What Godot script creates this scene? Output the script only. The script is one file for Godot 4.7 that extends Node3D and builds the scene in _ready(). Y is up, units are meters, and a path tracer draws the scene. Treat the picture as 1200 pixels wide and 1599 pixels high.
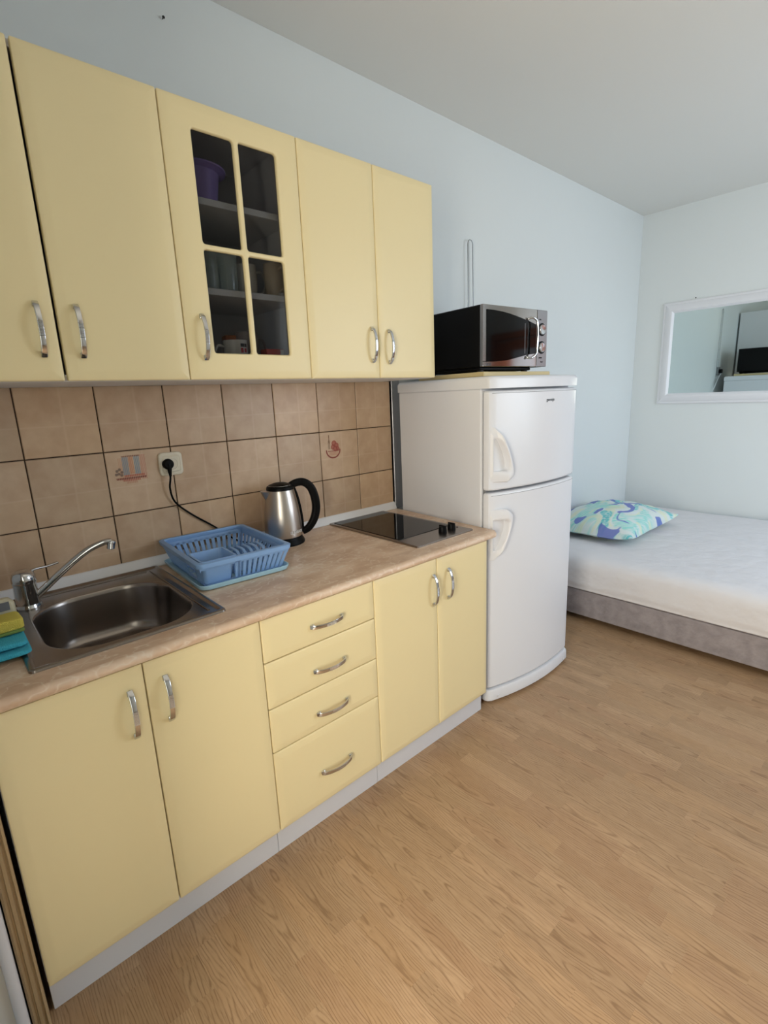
extends Node3D

# ---------------------------------------------------------------- mesh building
class Mb:
	var v := PackedVector3Array()
	var u := PackedVector2Array()
	var start := 0

	func tri(a: Vector3, b: Vector3, c: Vector3, ua := Vector2.ZERO, ub := Vector2.ZERO, uc := Vector2.ZERO) -> void:
		v.append(a); v.append(b); v.append(c)
		u.append(ua); u.append(ub); u.append(uc)

	func quad(a: Vector3, b: Vector3, c: Vector3, d: Vector3, ua := Vector2.ZERO, ub := Vector2.ZERO, uc := Vector2.ZERO, ud := Vector2.ZERO) -> void:
		tri(a, b, c, ua, ub, uc)
		tri(a, c, d, ua, uc, ud)

	# turn the triangles added since the last call so that their fronts look outwards
	func done() -> void:
		var c := Vector3.ZERO
		var n := v.size()
		if n == start:
			return
		for i in range(start, n):
			c += v[i]
		c /= float(n - start)
		var vol := 0.0
		for i in range(start, n, 3):
			vol += (v[i] - c).dot((v[i + 1] - c).cross(v[i + 2] - c))
		if vol > 0.0:
			flip()
		start = n

	func flip() -> void:
		for i in range(start, v.size(), 3):
			var t := v[i + 1]
			v[i + 1] = v[i + 2]
			v[i + 2] = t
			var q := u[i + 1]
			u[i + 1] = u[i + 2]
			u[i + 2] = q

	func mesh(angle := 42.0) -> ArrayMesh:
		var cosa := cos(deg_to_rad(angle))
		var n := v.size()
		var fn := PackedVector3Array()
		var at := {}
		for i in range(0, n, 3):
			fn.append(-(v[i + 1] - v[i]).cross(v[i + 2] - v[i]))
		for i in n:
			var k := Vector3i((v[i] * 20000.0).round())
			if not at.has(k):
				at[k] = PackedInt32Array()
			at[k].append(i / 3)
		var nn := PackedVector3Array()
		nn.resize(n)
		for i in n:
			var own := fn[i / 3].normalized()
			var s := Vector3.ZERO
			for f in at[Vector3i((v[i] * 20000.0).round())]:
				if fn[f].normalized().dot(own) > cosa:
					s += fn[f]
			nn[i] = s.normalized() if s.length() > 1e-14 else (own if own.length() > 0.5 else Vector3.UP)
		var a := []
		a.resize(Mesh.ARRAY_MAX)
		a[Mesh.ARRAY_VERTEX] = v
		a[Mesh.ARRAY_NORMAL] = nn
		a[Mesh.ARRAY_TEX_UV] = u
		var m := ArrayMesh.new()
		m.add_surface_from_arrays(Mesh.PRIMITIVE_TRIANGLES, a)
		return m

	func cap(ring: PackedVector3Array, convex := true) -> void:
		if convex:
			var c := Vector3.ZERO
			for p in ring:
				c += p
			c /= float(ring.size())
			for i in ring.size():
				tri(c, ring[i], ring[(i + 1) % ring.size()])

	func loft(rings: Array, cap0 := true, cap1 := true) -> void:
		for k in rings.size() - 1:
			var a: PackedVector3Array = rings[k]
			var b: PackedVector3Array = rings[k + 1]
			var n := a.size()
			for i in n:
				var j := (i + 1) % n
				quad(a[i], a[j], b[j], b[i])
		if cap0:
			var r: PackedVector3Array = rings[0]
			var q := r.duplicate()
			q.reverse()
			cap(q)
		if cap1:
			cap(rings[rings.size() - 1])
		done()

	# box with chamfered edges
	func box(c: Vector3, s: Vector3, ch := 0.002, t := Transform3D.IDENTITY) -> void:
		var h := s * 0.5
		ch = minf(ch, minf(h.x, minf(h.y, h.z)) * 0.9)
		var rings := []
		for e in [[-h.z, ch], [-h.z + ch, 0.0], [h.z - ch, 0.0], [h.z, ch]]:
			var i: float = e[1]
			var ring := PackedVector3Array()
			var x := h.x - i
			var y := h.y - i
			for p in [[-x + ch, -y], [x - ch, -y], [x, -y + ch], [x, y - ch], [x - ch, y], [-x + ch, y], [-x, y - ch], [-x, -y + ch]]:
				ring.append(t * (c + Vector3(p[0], p[1], e[0])))
			rings.append(ring)
		loft(rings)

	# eight corners: bottom four in turn, then the top four above them
	func hexa(p: Array) -> void:
		quad(p[0], p[3], p[2], p[1])
		quad(p[4], p[5], p[6], p[7])
		for i in 4:
			var j := (i + 1) % 4
			quad(p[i], p[j], p[4 + j], p[4 + i])
		done()

	func lathe(prof: Array, n := 32, t := Transform3D.IDENTITY, caps := true) -> void:
		var rings := []
		for p in prof:
			var ring := PackedVector3Array()
			for i in n:
				var a := TAU * i / n
				ring.append(t * Vector3(p[0] * cos(a), p[1], p[0] * sin(a)))
			rings.append(ring)
		loft(rings, caps, caps)

	# a profile (points in x = side, y = up) swept along a path
	func sweep(path: Array, prof: PackedVector2Array, up := Vector3.UP, scales := [], close := false) -> void:
		var rings := []
		var n := path.size()
		for k in n:
			var d: Vector3
			if close:
				d = path[(k + 1) % n] - path[(k + n - 1) % n]
			else:
				d = path[mini(k + 1, n - 1)] - path[maxi(k - 1, 0)]
			d = d.normalized()
			var side := d.cross(up)
			if side.length() < 0.05:
				side = d.cross(Vector3(0.3, 0.1, 0.9))
			side = side.normalized()
			var top := side.cross(d).normalized()
			var s: float = scales[k] if scales.size() else 1.0
			var ring := PackedVector3Array()
			for p in prof:
				ring.append(path[k] + side * p.x * s + top * p.y * s)
			rings.append(ring)
		if close:
			rings.append(rings[0])
		loft(rings, not close, not close)


func circle(r: float, n := 10) -> PackedVector2Array:
	var o := PackedVector2Array()
	for i in n:
		o.append(Vector2(cos(TAU * i / n), sin(TAU * i / n)) * r)
	return o


# rounded rectangle round the origin, 4 * (n + 1) points
func rr(w: float, h: float, r: float, n := 4) -> PackedVector2Array:
	r = clampf(r, 0.00005, minf(w, h) * 0.499)
	var o := PackedVector2Array()
	for q in 4:
		var c := Vector2(w * 0.5 - r, h * 0.5 - r) * Vector2([1, -1, -1, 1][q], [1, 1, -1, -1][q])
		for i in n + 1:
			var a := PI * 0.5 * (q + float(i) / n)
			o.append(c + Vector2(cos(a), sin(a)) * r)
	return o


# ring in the x-y plane at depth z
func flat(p: PackedVector2Array, z: float, c := Vector2.ZERO) -> PackedVector3Array:
	var o := PackedVector3Array()
	for q in p:
		o.append(Vector3(q.x + c.x, q.y + c.y, z))
	return o


# ring in the x-z plane at height y
func level(p: PackedVector2Array, y: float, c := Vector2.ZERO) -> PackedVector3Array:
	var o := PackedVector3Array()
	for q in p:
		o.append(Vector3(q.x + c.x, y, q.y + c.y))
	return o


func smoothed(pts: Array, steps := 8) -> Array:
	var o := []
	var n := pts.size()
	for k in n - 1:
		for s in steps:
			var p: Vector3 = pts[k]
			o.append(p.cubic_interpolate(pts[k + 1], pts[maxi(k - 1, 0)], pts[mini(k + 2, n - 1)], float(s) / steps))
	o.append(pts[n - 1])
	return o


# ---------------------------------------------------------------- scene tree
var taken := {}


func numbered(called: String) -> String:
	if not taken.has(called):
		taken[called] = 0
		return called
	taken[called] += 1
	return "%s_%03d" % [called, taken[called]]


func tag(o: Node3D, label: String, category: String, group := "", kind := "") -> Node3D:
	if label: o.set_meta("label", label)
	if category: o.set_meta("category", category)
	if group: o.set_meta("group", group)
	if kind: o.set_meta("kind", kind)
	return o


func thing(called: String, label: String, category: String, at := Vector3.ZERO, turn := 0.0, group := "", kind := "") -> Node3D:
	var o := Node3D.new()
	o.name = numbered(called)
	add_child(o)
	o.position = at
	o.rotation.y = turn
	tag(o, label, category, group, kind)
	return o


func part(called: String, mesh: Mesh, m: Material, parent: Node3D = null, at := Vector3.ZERO, turn := Vector3.ZERO) -> MeshInstance3D:
	var o := MeshInstance3D.new()
	o.mesh = mesh
	o.material_override = m
	o.position = at
	o.rotation = turn
	if parent:
		o.name = called
		parent.add_child(o, true)
	else:
		o.name = numbered(called)
		add_child(o)
	return o


func bx(c: Vector3, s: Vector3, ch := 0.002) -> ArrayMesh:
	var b := Mb.new()
	b.box(c, s, ch)
	return b.mesh()


func mat(c: Color, rough := 0.5, metal := 0.0) -> StandardMaterial3D:
	var m := StandardMaterial3D.new()
	m.albedo_color = c
	m.roughness = rough
	m.metallic = metal
	return m


func rgb(r: int, g: int, b: int) -> Color:
	return Color(r / 255.0, g / 255.0, b / 255.0)


func noise(seed_: int, freq: float, octaves := 3) -> FastNoiseLite:
	var n := FastNoiseLite.new()
	n.seed = seed_
	n.noise_type = FastNoiseLite.TYPE_SIMPLEX_SMOOTH
	n.frequency = freq
	n.fractal_octaves = octaves
	return n


func bump(m: StandardMaterial3D, seed_: int, freq: float, scale_cm: float, tile: float, octaves := 3) -> void:
	var t := ImageTexture.create_from_image(noise(seed_, freq, octaves).get_seamless_image(256, 256))
	m.heightmap_enabled = true
	m.heightmap_texture = t
	m.heightmap_scale = scale_cm
	m.uv1_triplanar = true
	m.uv1_world_triplanar = true
	m.uv1_scale = Vector3.ONE * tile


var M := {}
const CAM := Vector3(0.0145, 1.3574, 1.8112)
const W := 1.6143            # right end of the row of cabinets
const TOP := 0.8124          # top of the worktop
const TURN := -0.0838        # the fridge and what stands on it are turned a little


func _ready() -> void:
	# ---- camera
	var cam := Camera3D.new()
	cam.name = "camera"
	cam.fov = rad_to_deg(2.0 * atan(799.5 / 787.185))
	cam.near = 0.02
	cam.far = 60.0
	cam.transform = Transform3D(Basis.from_euler(Vector3(-0.2250, -0.7282, -0.0417)), CAM)
	add_child(cam)
	cam.current = true
	# ---- sky and exposure
	var e := Environment.new()
	var ps := ProceduralSkyMaterial.new()
	ps.sky_top_color = Color(0.62, 0.74, 0.90)
	ps.sky_horizon_color = Color(0.86, 0.90, 0.93)
	ps.ground_bottom_color = Color(0.42, 0.42, 0.40)
	ps.ground_horizon_color = Color(0.62, 0.64, 0.63)
	var sky := Sky.new()
	sky.sky_material = ps
	e.background_mode = Environment.BG_SKY
	e.sky = sky
	e.background_energy_multiplier = 2.2
	e.tonemap_mode = Environment.TONE_MAPPER_LINEAR
	e.tonemap_exposure = 0.93
	e.sdfgi_enabled = true
	e.ssao_enabled = true
	e.ssil_enabled = true
	var we := WorldEnvironment.new()
	we.name = "environment"
	we.environment = e
	add_child(we)
	# ---- daylight entering through the window behind the camera
	var day := AreaLight3D.new()
	day.name = "window_daylight"
	day.area_size = Vector2(1.5, 1.3)
	day.area_normalize_energy = true
	day.light_color = Color(0.88, 0.94, 1.0)
	day.light_energy = 3.6
	day.shadow_enabled = true
	day.position = Vector3(3.25, 1.62, 3.02)
	day.rotation.x = -0.13
	add_child(day)
	# added fill from an invented hall, brightening the fridge side from the left
	var side := AreaLight3D.new()
	side.name = "added_side_fill"
	side.area_size = Vector2(0.8, 1.6)
	side.area_normalize_energy = true
	side.light_color = Color(1.0, 0.965, 0.90)
	side.light_energy = 6.1
	side.shadow_enabled = true
	side.position = Vector3(XH + 0.04, 1.12, 1.50)
	side.rotation.y = -PI / 2
	add_child(side)

	materials()
	room()
	floor_strips()
	backsplash()
	base_cabinets()
	wall_cabinets()
	worktop()
	sink_and_tap()
	fridge()
	bed()
	mirror()
	hob()
	microwave()
	dish_rack()
	kettle()
	cleaning_things()
	cupboard_contents()
	small_things()


func materials() -> void:
	M.wall = mat(rgb(222, 227, 227), 0.9)
	bump(M.wall, 3, 0.03, 0.05, 1.5)
	M.ceiling = mat(rgb(222, 222, 218), 0.95)
	M.cream = mat(rgb(238, 221, 173), 0.40)
	M.white = mat(rgb(225, 225, 226), 0.5)
	M.kick = mat(rgb(214, 214, 218), 0.45)
	M.enamel = mat(rgb(226, 227, 231), 0.28)
	M.plastic = mat(rgb(226, 227, 231), 0.35)
	M.seal = mat(rgb(120, 122, 124), 0.6)
	M.chrome = mat(rgb(205, 206, 208), 0.12, 1.0)
	M.steel = mat(rgb(150, 142, 136), 0.26, 1.0)
	M.brushed = mat(rgb(196, 188, 180), 0.30, 1.0)
	M.alu = mat(rgb(180, 182, 186), 0.42, 0.7)
	M.black = mat(rgb(10, 10, 11), 0.42)
	M.black.metallic_specular = 0.25
	M.black_matt = mat(rgb(18, 18, 18), 0.6)
	M.black_gloss = mat(rgb(6, 6, 7), 0.06)
	M.black_gloss.metallic_specular = 0.34
	M.dark = mat(rgb(40, 36, 33), 0.8)
	M.mirror = mat(rgb(214, 226, 224), 0.015, 1.0)
	M.blue = mat(rgb(140, 178, 226), 0.42)
	M.blue_pale = mat(rgb(172, 212, 232), 0.4)
	M.glass_dark = mat(Color(0.05, 0.05, 0.05, 0.37), 0.04)
	M.glass_dark.metallic_specular = 0.16
	M.glass_dark.transparency = BaseMaterial3D.TRANSPARENCY_ALPHA
	M.glass = mat(Color(0.9, 0.95, 0.95, 0.08), 0.02)
	M.glass.transparency = BaseMaterial3D.TRANSPARENCY_ALPHA
	M.socket = mat(rgb(232, 222, 200), 0.4)
	M.velour = mat(rgb(168, 160, 162), 0.95)
	bump(M.velour, 8, 0.05, 0.25, 9.0, 4)
	var nap := noise(9, 0.018, 5).get_seamless_image(256, 256)
	for y in 256:
		for x in 256:
			nap.set_pixel(x, y, Color.WHITE * 0.84 + Color.WHITE * 0.16 * nap.get_pixel(x, y).r)
	M.velour.albedo_texture = ImageTexture.create_from_image(nap)
	M.velour.uv1_scale = Vector3.ONE * 2.6
	M.velour.rim_enabled = true
	M.velour.rim = 0.3
	M.sheet = mat(rgb(222, 220, 222), 0.92)
	bump(M.sheet, 12, 0.02, 0.6, 1.2, 4)
	M.grout = mat(rgb(62, 46, 34), 0.9)
	M.wood_edge = mat(rgb(214, 194, 144), 0.5)
	M.tan = mat(rgb(176, 150, 112), 0.6)
	M.door_wood = mat(rgb(170, 92, 52), 0.45)
	M.purple = mat(rgb(172, 150, 224), 0.4)
	M.ceramic = mat(rgb(235, 232, 226), 0.2)
	worktop_look()


func worktop_look() -> void:
	# beige laminate with soft clouds and pale veins
	var n := 512
	var im := Image.create(n, n, false, Image.FORMAT_RGB8)
	var a := noise(21, 0.006, 4)
	var b := noise(22, 0.011, 3)
	var c := noise(23, 0.08, 2)
	for y in n:
		for x in n:
			# blend across the edges so that the picture repeats without a seam
			var k := [0.0, 0.0, 0.0]
			var fx := float(x) / n
			var fy := float(y) / n
			for q in [[0, 0, (1 - fx) * (1 - fy)], [n, 0, fx * (1 - fy)], [0, n, (1 - fx) * fy], [n, n, fx * fy]]:
				var px: float = x - q[0]
				var py: float = y - q[1]
				k[0] += a.get_noise_2d(px, py * 1.6) * q[2]
				k[1] += b.get_noise_2d(px, py * 1.8) * q[2]
			var t: float = clampf(0.5 + 1.2 * k[0] + 0.12 * c.get_noise_2d(x, y), 0, 1)
			var col := rgb(204, 170, 140).lerp(rgb(234, 208, 182), t)
			var vein: float = pow(clampf(1.0 - absf(k[1]) * 9.0, 0, 1), 3.0)
			col = col.lerp(rgb(240, 226, 210), vein * 0.75)
			im.set_pixel(x, y, col)
	var m := mat(Color.WHITE, 0.34)
	m.albedo_texture = ImageTexture.create_from_image(im)
	m.uv1_triplanar = true
	m.uv1_world_triplanar = true
	m.uv1_scale = Vector3.ONE * 1.6
	M.worktop = m


# ---------------------------------------------------------------- the room
func struct(called: String, mesh: Mesh, m: Material, label: String, category: String) -> MeshInstance3D:
	var o := part(called, mesh, m)
	tag(o, label, category, "", "structure")
	return o


const XL := -0.10
const XH := -0.62            # outer wall of the added hall
const XR := 4.462
const ZF := 3.2
const H := 2.6406


func room() -> void:
	struct("wall_back", bx(Vector3((XL + XR) / 2, H / 2, -0.075), Vector3(XR - XL + 0.3, H + 0.3, 0.15), 0.001), M.wall, "long white painted wall behind the kitchen units and the fridge", "wall")
	struct("wall_right", bx(Vector3(XR + 0.075, H / 2, ZF / 2), Vector3(0.15, H + 0.3, ZF), 0.001), M.wall, "white painted end wall where the framed mirror hangs", "wall")
	# side wall; its opening, the hall and glazed door are added to shape light
	var wl := Mb.new()
	wl.box(Vector3(XL - 0.05, H / 2, 0.61), Vector3(0.10, H, 1.22), 0.001)
	wl.box(Vector3(XL - 0.05, H / 2, (1.95 + ZF) / 2), Vector3(0.10, H, ZF - 1.95), 0.001)
	wl.box(Vector3(XL - 0.05, (2.10 + H) / 2, 1.585), Vector3(0.10, H - 2.10, 0.73), 0.001)
	struct("wall_left", wl.mesh(), M.wall, "white side wall at the left of the room, with an opening added beside the camera to let in side light", "wall")
	wl = Mb.new()
	wl.box(Vector3(XH - 0.05, H / 2, 0.80), Vector3(0.10, H, 0.60), 0.001)
	wl.box(Vector3(XH - 0.05, H / 2, 2.10), Vector3(0.10, H, 0.40), 0.001)
	wl.box(Vector3(XH - 0.05, (2.05 + H) / 2, 1.50), Vector3(0.10, H - 2.05, 0.80), 0.001)
	wl.box(Vector3((XH + XL - 0.10) / 2, H / 2, 0.55), Vector3(XL - 0.10 - XH, H, 0.10), 0.001)
	wl.box(Vector3((XH + XL - 0.10) / 2, H / 2, 2.25), Vector3(XL - 0.10 - XH, H, 0.10), 0.001)
	struct("wall_added_hall", wl.mesh(), M.wall, "white walls of a small unseen hall added left of the camera to shape the side light", "wall")
	struct("ceiling_added_hall", bx(Vector3((XH + XL) / 2 - 0.1, H + 0.05, 1.4), Vector3(XL - XH, 0.10, 1.8), 0.001), M.ceiling, "ceiling of the small unseen hall added left of the camera", "ceiling")
	struct("floor_added_hall", bx(Vector3((XH + XL) / 2 - 0.05, -0.05, 1.4), Vector3(XL - XH + 0.1, 0.10, 1.8), 0.001), mat(rgb(196, 188, 174), 0.4), "pale floor of the small unseen hall added left of the camera", "floor")
	var gd := thing("door_2", "tall white framed glazed door added out of view in the hall as origin of the side light", "door", Vector3(XH - 0.05, 0, 1.50), 0, "", "structure")  # unseen door added behind the fill light
	wl = Mb.new()
	for q in [-0.36, 0.36]:
		wl.box(Vector3(0, 1.025, q), Vector3(0.06, 2.05, 0.08), 0.003)
	for q in [0.06, 0.75, 2.0]:
		wl.box(Vector3(0, q, 0), Vector3(0.056, 0.10, 0.64), 0.003)
	part("door_frame", wl.mesh(), M.plastic, gd)
	part("pane", bx(Vector3(0, 1.375, 0), Vector3(0.006, 1.17, 0.66), 0.001), M.glass, gd)
	part("pane", bx(Vector3(0, 0.405, 0), Vector3(0.006, 0.60, 0.66), 0.001), M.glass, gd)
	struct("ceiling", bx(Vector3((XL + XR) / 2, H + 0.075, ZF / 2), Vector3(XR - XL, 0.15, ZF), 0.001), M.ceiling, "plain off white ceiling over the whole room", "ceiling")
	# wall with the window, behind the camera
	var b := Mb.new()
	var x0 := 2.45
	var x1 := 4.05
	var y0 := 0.85
	var y1 := 2.25
	var zc := ZF + 0.075
	b.box(Vector3((XL + x0) / 2 - 0.075, H / 2, zc), Vector3(x0 - XL + 0.15, H + 0.3, 0.15), 0.001)
	b.box(Vector3((XR + x1) / 2 + 0.075, H / 2, zc), Vector3(XR - x1 + 0.15, H + 0.3, 0.15), 0.001)
	b.box(Vector3((x0 + x1) / 2, y0 / 2 - 0.075, zc), Vector3(x1 - x0, y0 + 0.15, 0.15), 0.001)
	b.box(Vector3((x0 + x1) / 2, (y1 + H) / 2 + 0.075, zc), Vector3(x1 - x0, H - y1 + 0.15, 0.15), 0.001)
	struct("wall_front", b.mesh(), M.wall, "white wall with the wide window, opposite the kitchen units", "wall")
	var w := thing("window_1", "wide white framed window opposite the kitchen units", "window", Vector3((x0 + x1) / 2, y0, ZF + 0.09), 0, "", "structure")
	b = Mb.new()
	var ww := x1 - x0
	var hh := y1 - y0
	b.box(Vector3(0, 0.035, 0), Vector3(ww, 0.07, 0.06))
	b.box(Vector3(0, hh - 0.035, 0), Vector3(ww, 0.07, 0.06))
	for x in [-ww / 2 + 0.035, 0.0, ww / 2 - 0.035]:
		b.box(Vector3(x, hh / 2, 0), Vector3(0.07, hh - 0.14, 0.06))
	part("window_frame", b.mesh(), M.plastic, w)
	for s in [-1, 1]:
		part("pane", bx(Vector3(s * ww / 4, hh / 2, 0), Vector3(ww / 2 - 0.1, hh - 0.14, 0.006), 0.001), M.glass, w)
	part("window_sill", bx(Vector3(0, -0.012, -0.09), Vector3(ww + 0.06, 0.024, 0.2), 0.004), M.plastic, w)
	# partition at the left end of the units: white tiles on its end, a tan fluted post and a white rounded post
	var p := struct("wall_partition", bx(Vector3(-0.155, H / 2, 0.31), Vector3(0.17, H, 0.62), 0.001), M.wall, "short pale tiled wall end at the left of the kitchen units", "wall")
	var tl := mat(rgb(226, 222, 212), 0.3)
	for k in 11:
		for j in 2:
			part("tile", bx(Vector3(-0.103 - 0.082 * j, 0.12 + 0.2 * k - 0.1 + 0.1, 0.625), Vector3(0.079, 0.197, 0.01), 0.0015), tl, p)
	b = Mb.new()
	var rings := []
	var prof := PackedVector2Array()
	for q in [[-0.0425, 0.54], [-0.0425, 0.632], [-0.038, 0.637], [-0.034, 0.632], [-0.031, 0.632], [-0.029, 0.637], [-0.023, 0.638], [-0.021, 0.633], [-0.019, 0.633], [-0.016, 0.638], [-0.0115, 0.634], [-0.0115, 0.54]]:
		prof.append(Vector2(q[0] + 0.0025, q[1]))
	for y in [0.0, 2.2]:
		rings.append(level(prof, y))
	b.loft(rings)
	struct("trim_3", b.mesh(25), M.tan, "tan fluted door post beside the left end of the base cabinets", "trim")
	b = Mb.new()
	rings = []
	for y in [0.0, 2.2]:
		rings.append(level(rr(0.022, 0.09, 0.010, 5), y, Vector2(-0.054, 0.600)))
	b.loft(rings)
	struct("trim_4", b.mesh(), M.plastic, "white rounded post left of the tan fluted post", "trim")
	# a brown wooden door with a frosted pane in the end wall, beyond the bed
	var d := thing("door_1", "brown wooden door with a frosted pane in the end wall beyond the bed", "door", Vector3(XR, 0, 2.72), 0, "", "structure")
	b = Mb.new()
	b.box(Vector3(-0.02, 0.55, 0), Vector3(0.04, 1.10, 0.78), 0.003)
	b.box(Vector3(-0.02, 1.83, 0), Vector3(0.04, 0.10, 0.78), 0.003)
	b.box(Vector3(-0.02, 1.44, -0.28), Vector3(0.04, 0.68, 0.22), 0.003)
	b.box(Vector3(-0.02, 1.44, 0.28), Vector3(0.04, 0.68, 0.22), 0.003)
	part("leaf", b.mesh(), M.door_wood, d)
	part("frosted_pane", bx(Vector3(-0.018, 1.44, 0), Vector3(0.01, 0.70, 0.36), 0.001), mat(rgb(226, 226, 232), 0.3), d)
	b = Mb.new()
	for s in [-1, 1]:
		b.box(Vector3(-0.03, 0.965, s * 0.43), Vector3(0.06, 1.93, 0.07), 0.004)
	b.box(Vector3(-0.03, 1.93, 0), Vector3(0.06, 0.07, 0.93), 0.004)
	part("door_frame", b.mesh(), M.door_wood, d)
	b = Mb.new()
	b.sweep(smoothed([Vector3(-0.04, 1.03, -0.34), Vector3(-0.09, 1.03, -0.34), Vector3(-0.095, 1.03, -0.30), Vector3(-0.095, 1.03, -0.23)], 5), circle(0.009, 8))
	part("handle", b.mesh(), M.chrome, d)
	# floor slab under the strips
	struct("floor", bx(Vector3((XL + XR) / 2, -0.088, ZF / 2), Vector3(XR - XL, 0.16, ZF), 0.001), M.dark, "oak coloured strip laminate floor", "floor")


func wood_texture() -> ImageTexture:
	# eight bands, each the grain of one strip; grain runs along x
	var w := 1024
	var h := 1024
	var im := Image.create(w, h, false, Image.FORMAT_RGB8)
	var warp := noise(5, 0.004, 3)
	var fine := noise(6, 0.05, 3)
	var pore := noise(7, 0.11, 2)
	var light := rgb(192, 160, 124)
	var mid := rgb(174, 140, 104)
	var deep := rgb(130, 98, 68)
	for y in h:
		var band := y / 128
		var v := (y % 128) / 64.0 - 1.0
		for x in w:
			var wv := warp.get_noise_2d(x * 0.38, y * 1.0 + band * 900)
			var f: float
			match band % 4:
				0: f = (v + 0.25) * (v + 0.25) * 3.4 + x * 0.0026 + wv * 1.5
				1: f = v * 3.2 + wv * 2.4
				2: f = (v - 0.1) * (v - 0.1) * 4.2 - x * 0.0021 + wv * 1.8
				_: f = v * 4.6 + wv * 1.5 + x * 0.0006
			var s := 0.5 + 0.5 * sin(TAU * f)
			var line := pow(s, 5.0)
			var g := fine.get_noise_2d(x * 0.12, y * 1.3)
			var q := pore.get_noise_2d(x * 0.10, y * 1.1)
			var t := clampf(0.52 + 0.34 * g + 0.35 * wv, 0, 1)
			var col := mid.lerp(light, t)
			col = col.lerp(deep, clampf(line * (0.50 + 0.8 * g) + maxf(q - 0.2, 0) * 0.6, 0, 0.6))
			im.set_pixel(x, y, col)
	return ImageTexture.create_from_image(im)


func floor_strips() -> void:
	var fl := get_node("floor") as Node3D
	var tex := wood_texture()
	var looks := []
	var tint := [Color(0.955, 0.955, 0.96), Color(0.99, 0.99, 1.0), Color(0.925, 0.92, 0.92), Color(0.97, 0.96, 0.95), Color(0.945, 0.93, 0.93)]
	for c in tint:
		var m := mat(c, 0.42)
		m.albedo_texture = tex
		looks.append(m)
	var rng := RandomNumberGenerator.new()
	rng.seed = 77
	var lane := 0.056
	var x := XL
	var cells := []
	var k := 0
	var inv := Transform3D(Basis.from_euler(Vector3(-0.2250, -0.7282, -0.0417)), CAM).affine_inverse()
	while x < XR - 0.001:
		var x1: float = minf(x + lane, XR)
		var z := -rng.randf() * 0.3
		while z < ZF:
			var z1: float = z + rng.randf_range(0.20, 0.36)
			var a := maxf(z, 0.0)
			var b := minf(z1, ZF)
			if b - a > 0.005:
				var q := inv * Vector3((x + x1) / 2, 0, (a + b) / 2)
				var seen := false
				if q.z < -0.1:
					var sx := 600 - 787.2 * q.x / q.z
					var sy := 799.5 + 787.2 * q.y / q.z
					seen = sx > -60 and sx < 1260 and sy < 1680
				if x < W and b < 0.57:
					seen = false
				if x > 1.62 and x < 2.25 and b < 0.6:
					seen = false
				if x > 2.85 or (x > W and a < 0.1 and x > 2.9):
					seen = false
				cells.append({"a": Vector3(x, 0, a), "b": Vector3(x1, 0, b), "band": rng.randi() % 8, "off": rng.randf(), "look": rng.randi() % 5, "d": q.length() if seen else 99.0 + q.length()})
			z = z1
		x = x1
		k += 1
	cells.sort_custom(func(p, q): return p.d < q.d)
	var rest := []
	for i in 5:
		rest.append(Mb.new())
	var n := 0
	for c in cells:
		if n < 300 and c.d < 99.0:
			var b := Mb.new()
			strip(b, c)
			part("plank", b.mesh(), looks[c.look], fl)
			n += 1
		else:
			strip(rest[c.look], c)
	for i in 5:
		var o := part("planks", rest[i].mesh(), looks[i], fl)
		o.set_meta("kind", "stuff")


func strip(b: Mb, c: Dictionary) -> void:
	var g := 0.00004
	var ch := 0.00015
	var x0: float = c.a.x + g
	var x1: float = c.b.x - g
	var z0: float = c.a.z + g
	var z1: float = c.b.z - g
	var y0 := -0.0079
	var v0: float = (c.band + 0.06) / 8.0
	var v1: float = (c.band + 0.94) / 8.0
	var u0: float = c.off
	var u1: float = c.off + (z1 - z0) / 0.55
	var t := [Vector3(x0 + ch, 0, z0 + ch), Vector3(x1 - ch, 0, z0 + ch), Vector3(x1 - ch, 0, z1 - ch), Vector3(x0 + ch, 0, z1 - ch)]
	var s := [Vector3(x0, -ch, z0), Vector3(x1, -ch, z0), Vector3(x1, -ch, z1), Vector3(x0, -ch, z1)]
	var d := [Vector3(x0, y0, z0), Vector3(x1, y0, z0), Vector3(x1, y0, z1), Vector3(x0, y0, z1)]
	var uv := [Vector2(u0, v0), Vector2(u0, v1), Vector2(u1, v1), Vector2(u1, v0)]
	b.quad(t[0], t[1], t[2], t[3], uv[0], uv[1], uv[2], uv[3])
	for i in 4:
		var j := (i + 1) % 4
		b.quad(t[i], s[i], s[j], t[j], uv[i], uv[i], uv[j], uv[j])
		b.quad(s[i], d[i], d[j], s[j], uv[i], uv[i], uv[j], uv[j])
	b.quad(d[0], d[3], d[2], d[1], uv[0], uv[3], uv[2], uv[1])
	b.done()


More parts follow.
